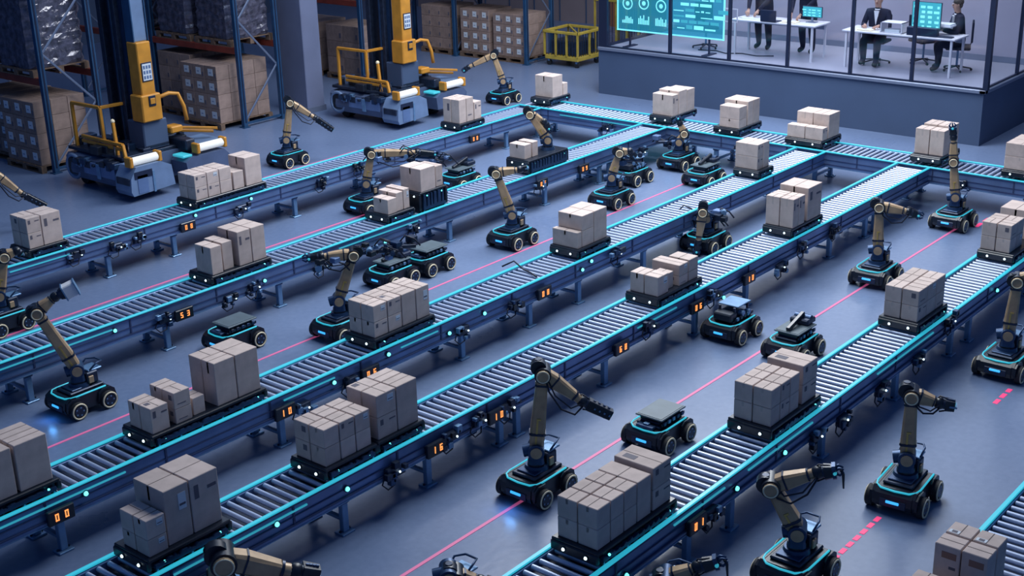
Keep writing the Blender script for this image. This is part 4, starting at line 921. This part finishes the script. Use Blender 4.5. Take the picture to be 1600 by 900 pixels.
# ------------------------------------------------------------------ people
def person(label, base, rz, J, tie=False, hairstyle=0):
    """J: joints in a frame where the person faces -x (towards the hall)."""
    r = root('person', (base[0], base[1], 1.0), label, 'person', None, rz)
    V, E_, R = [], [], []
    def v(p, ra): V.append(Vector(p)); R.append(ra); return len(V)-1
    def ch(i, pts):
        for p, ra in pts: k = v(p, ra); E_.append((i, k)); i = k
        return i
    pel = v(J['pelvis'], (.15, .11))
    P = Vector(J['pelvis']); N = Vector(J['neck'])
    c1 = ch(pel, [(P.lerp(N, .35), (.135, .10)), (P.lerp(N, .72), (.165, .11))])
    nk = ch(c1, [(N, (.06, .06)), (Vector(J['head'])-Vector((0, 0, .08)), (.062, .07)), (Vector(J['head']), (.078, .092)), (Vector(J['head'])+Vector((0, 0, .07)), (.066, .08))])
    HD = set(range(3, len(V)))
    for s in (0, 1):
        S_, E2, W_ = J['arm'][s]; ch(c1, [(S_, (.068, .068)), (Vector(S_).lerp(Vector(E2), .55), (.052, .052)), (E2, (.046, .046)), (Vector(E2).lerp(Vector(W_), .5), (.042, .042)), (W_, (.028, .028))])
        H, K, A, T = J['leg'][s]; ch(pel, [(H, (.10, .10)), (Vector(H).lerp(Vector(K), .5), (.085, .085)), (K, (.066, .066)), (Vector(K).lerp(Vector(A), .4), (.06, .06)), (A, (.045, .045)), (T, (.045, .035))])
    me = bpy.data.meshes.new('tmp'); me.from_pydata(V, E_, []); o = bpy.data.objects.new('tmp', me); COL.objects.link(o)
    md = o.modifiers.new('s', 'SKIN'); sv = me.skin_vertices[0].data if me.skin_vertices else None
    if sv is None:
        import bmesh as _b
        bm = _b.new(); bm.from_mesh(me); bm.verts.layers.skin.verify(); bm.to_mesh(me); bm.free(); sv = me.skin_vertices[0].data
    for k, ra in enumerate(R): sv[k].radius = (ra[0]*1.28, ra[1]*1.2) if k not in HD else ra
    sv[0].use_root = True
    sd = o.modifiers.new('d', 'SUBSURF'); sd.levels = 2; sd.render_levels = 2
    dg = bpy.context.evaluated_depsgraph_get(); ev = o.evaluated_get(dg); m2 = bpy.data.meshes.new_from_object(ev)
    bpy.data.objects.remove(o)
    b = MB(); hd = Vector(J['head'])
    vs = [w_.co.copy() for w_ in m2.vertices]
    def mt(c):
        if c.z > N.z+.03: return 'skin'
        for s in (0, 1):
            if (c-Vector(J['arm'][s][2])).length < .035: return 'skin'
            if c.z < Vector(J['leg'][s][2]).z+.0: return 'hair'
        return 'suit'
    groups = {}
    for f in m2.polygons: groups.setdefault(mt(f.center), []).append(tuple(f.vertices))
    o0 = len(b.v); b.v += [tuple(w_) for w_ in vs]
    for m_, fs in groups.items():
        k = b._m(m_)
        for f in fs: b.f.append(list(f)); b.mi.append(k); b.sm.append(True)
    # hands: palm, four fingers, thumb
    for s in (0, 1):
        E2, W_ = Vector(J['arm'][s][1]), Vector(J['arm'][s][2]); d = (W_-E2).normalized(); d = (d+Vector((-.3, 0, -.3))).normalized(); sd_ = d.cross(Vector((0, 0, 1))).normalized(); dn = sd_.cross(d)
        if dn.z > 0: dn = -dn
        b.limb(W_-d*.01, W_+d*.085, dn, .05, .078, .03, .024, 'skin', .4)
        for k in range(4):
            q = W_+d*.08+sd_*(-.03+.02*k); l = (.055, .068, .072, .06)[k]
            b.tube([q, q+d*l*.45+dn*.008, q+d*l*.8+dn*.025, q+d*l*.95+dn*.042], [.0095, .009, .0085, .006], 6, 'skin')
        sg = 1 if s else -1; q = W_+d*.03+sd_*(.035*sg)
        b.tube([q, q+d*.03+sd_*(.02*sg)+dn*.01, q+d*.06+sd_*(.022*sg)+dn*.02], [.012, .011, .008], 6, 'skin')
    # face
    fx = hd+Vector((-.092, 0, 0)); b.ext([(fx.x-.018, hd.z-.02), (fx.x+.01, hd.z-.022), (fx.x+.01, hd.z+.03)], -.011, .011, 'skin')
    for s in (-1, 1):
        b.ball(hd+Vector((-.082, s*.032, .022)), .011, 'shirt', 8, 6); b.ball(hd+Vector((-.091, s*.032, .022)), .005, 'hair', 6, 4)
        b.ball(hd+Vector((.0, s*.078, .0)), .022, 'skin', 8, 6, (.6, .4, 1)); b.box(hd.x-.09, hd.x-.08, s*.032-.016, s*.032+.016, hd.z+.04, hd.z+.045, 'hair')
    b.box(hd.x-.088, hd.x-.078, -.02, .02, hd.z-.05, hd.z-.043, 'rackred')
    part('body', b, r)
    b = MB(); b.ball(hd+Vector((.02, 0, .055)), .1, 'hair', 14, 10, (1.0, .86, .85)); b.ball(hd+Vector((.05, 0, .0)), .075, 'hair', 12, 8, (.7, 1.0, 1)); part('hair', b, r)
    b = MB(); c = P.lerp(N, .78); f = -.115
    b.add([(c.x+f, c.y-.05, N.z-.03), (c.x+f, c.y+.05, N.z-.03), (c.x+f-.02, c.y, c.z-.18), (c.x+f+.03, c.y-.05, N.z-.03), (c.x+f+.03, c.y+.05, N.z-.03), (c.x+f+.02, c.y, c.z-.18)], [(0, 1, 2), (3, 5, 4), (0, 3, 4, 1), (1, 4, 5, 2), (2, 5, 3, 0)], 'shirt')
    b.ring((N.x-.01, N.y, N.z-.005), (0, 0, 1), .058, .014, 'shirt', 14, 6); part('shirt', b, r)
    if tie:
        b = MB(); b.limb((c.x+f-.01, c.y, N.z-.04), (c.x+f-.03, c.y, c.z-.16), (0, 1, 0), .012, .012, .03, .05, 'navy'); part('tie', b, r)
    return r
def stand(ax=0, handx=-.38, handz=1.0, lean=0):
    return dict(pelvis=(0, 0, .95), neck=(-.03-lean, 0, 1.47), head=(-.05-lean, 0, 1.64),
        arm=[((-.02-lean, -.20, 1.40), (-.10-lean, -.25, 1.12), (handx, -.10, handz-.04)), ((-.02-lean, .20, 1.40), (-.10-lean, .25, 1.12), (handx, .12, handz-.04))],
        leg=[((0, -.10, .88), (-.02, -.11, .50), (.02, -.12, .09), (-.13, -.14, .045)), ((0, .10, .88), (-.04, .12, .50), (.06, .14, .09), (-.09, .16, .045))])
def sit():
    return dict(pelvis=(0, 0, .56), neck=(-.06, 0, 1.08), head=(-.09, 0, 1.25),
        arm=[((-.04, -.20, 1.01), (-.12, -.26, .76), (-.38, -.12, .80)), ((-.04, .20, 1.01), (-.12, .26, .76), (-.38, .14, .80))],
        leg=[((-.02, -.10, .54), (-.40, -.14, .52), (-.42, -.14, .10), (-.56, -.15, .045)), ((-.02, .10, .54), (-.38, .15, .50), (-.30, .16, .10), (-.43, .18, .045))])
person('person in dark suit standing behind the left end of the left desk', (25.17, 14.1), 0, stand(handx=-.46, handz=.92, lean=.08))
person('person in dark suit with pale tie standing behind the laptop', (25.22, 13.1), -.1, stand(handx=-.46, handz=.9, lean=.1), True)
person('seated man in open dark jacket and white shirt reaching over papers', (24.98, 11.45), .1, sit())
person('seated man in dark suit at the right end holding white papers', (25.12, 9.85), -.9, sit(), True)
simple('paper_stack', 'paper', 'thick white paper bundle held by the seated man at the right end', lambda b: (b.box(-.13, .13, -.2, .2, 0, .035, 'shirt', .006), b.box(-.11, .14, -.18, .17, .035, .06, 'paper', .004)), (24.72, 10.02, 1.88))

# ------------------------------------------------------------------ light
w = bpy.data.worlds.new('world'); SC.world = w; w.use_nodes = True
bg = w.node_tree.nodes['Background']; bg.inputs[0].default_value = (.085, .20, .54, 1); bg.inputs[1].default_value = .37
def area(name, loc, sx, sy, power, col, target=None):
    l = bpy.data.lights.new(name, 'AREA'); l.shape = 'RECTANGLE'; l.size = sx; l.size_y = sy; l.energy = power; l.color = col
    o = bpy.data.objects.new(name, l); COL.objects.link(o); o.location = loc
    if target: o.rotation_euler = (Vector(target)-Vector(loc)).to_track_quat('-Z', 'Y').to_euler()
    return o
area('hall_light', (12.5, 8.5, 9.5), 5, 4, 740, (.90, .96, 1.0))
area('hall_light', (18.5, 12.5, 9.5), 6, 4.5, 1550, (.91, .945, 1.0))
area('hall_light', (24, 12, 10), 4, 11, 560, (.86, .94, 1.0))
area('hall_light', (13, 16.5, 9.5), 5, 4, 190, (.62, .78, 1.0))
area('rack_light', (19, 20.5, 8.5), 8, 2.5, 120, (.76, .82, 1.0))
area('sheen_backlight', (34, 16, 11), 10, 10, 480, (.75, .84, 1.0), (14, 8, 0))  # unseen area light, added for floor sheen and to backlight the loads
for hx, hy in ((8.16, 7.08), (6.66, 12.28)):
    l = area('headlight_glow', (hx+.1, hy, .13), .05, .12, .35, (.1, .4, 1.0)); l.rotation_euler = (0, math.radians(40), 0)
area('office_light', (24.9, 13, 4.15), 2.0, 8, 270, (.92, .94, 1.0))
SC.view_settings.view_transform = 'Standard'; SC.view_settings.look = 'None'; SC.view_settings.gamma = 1; SC.view_settings.use_curve_mapping = False
SC.view_settings.exposure = -0.1
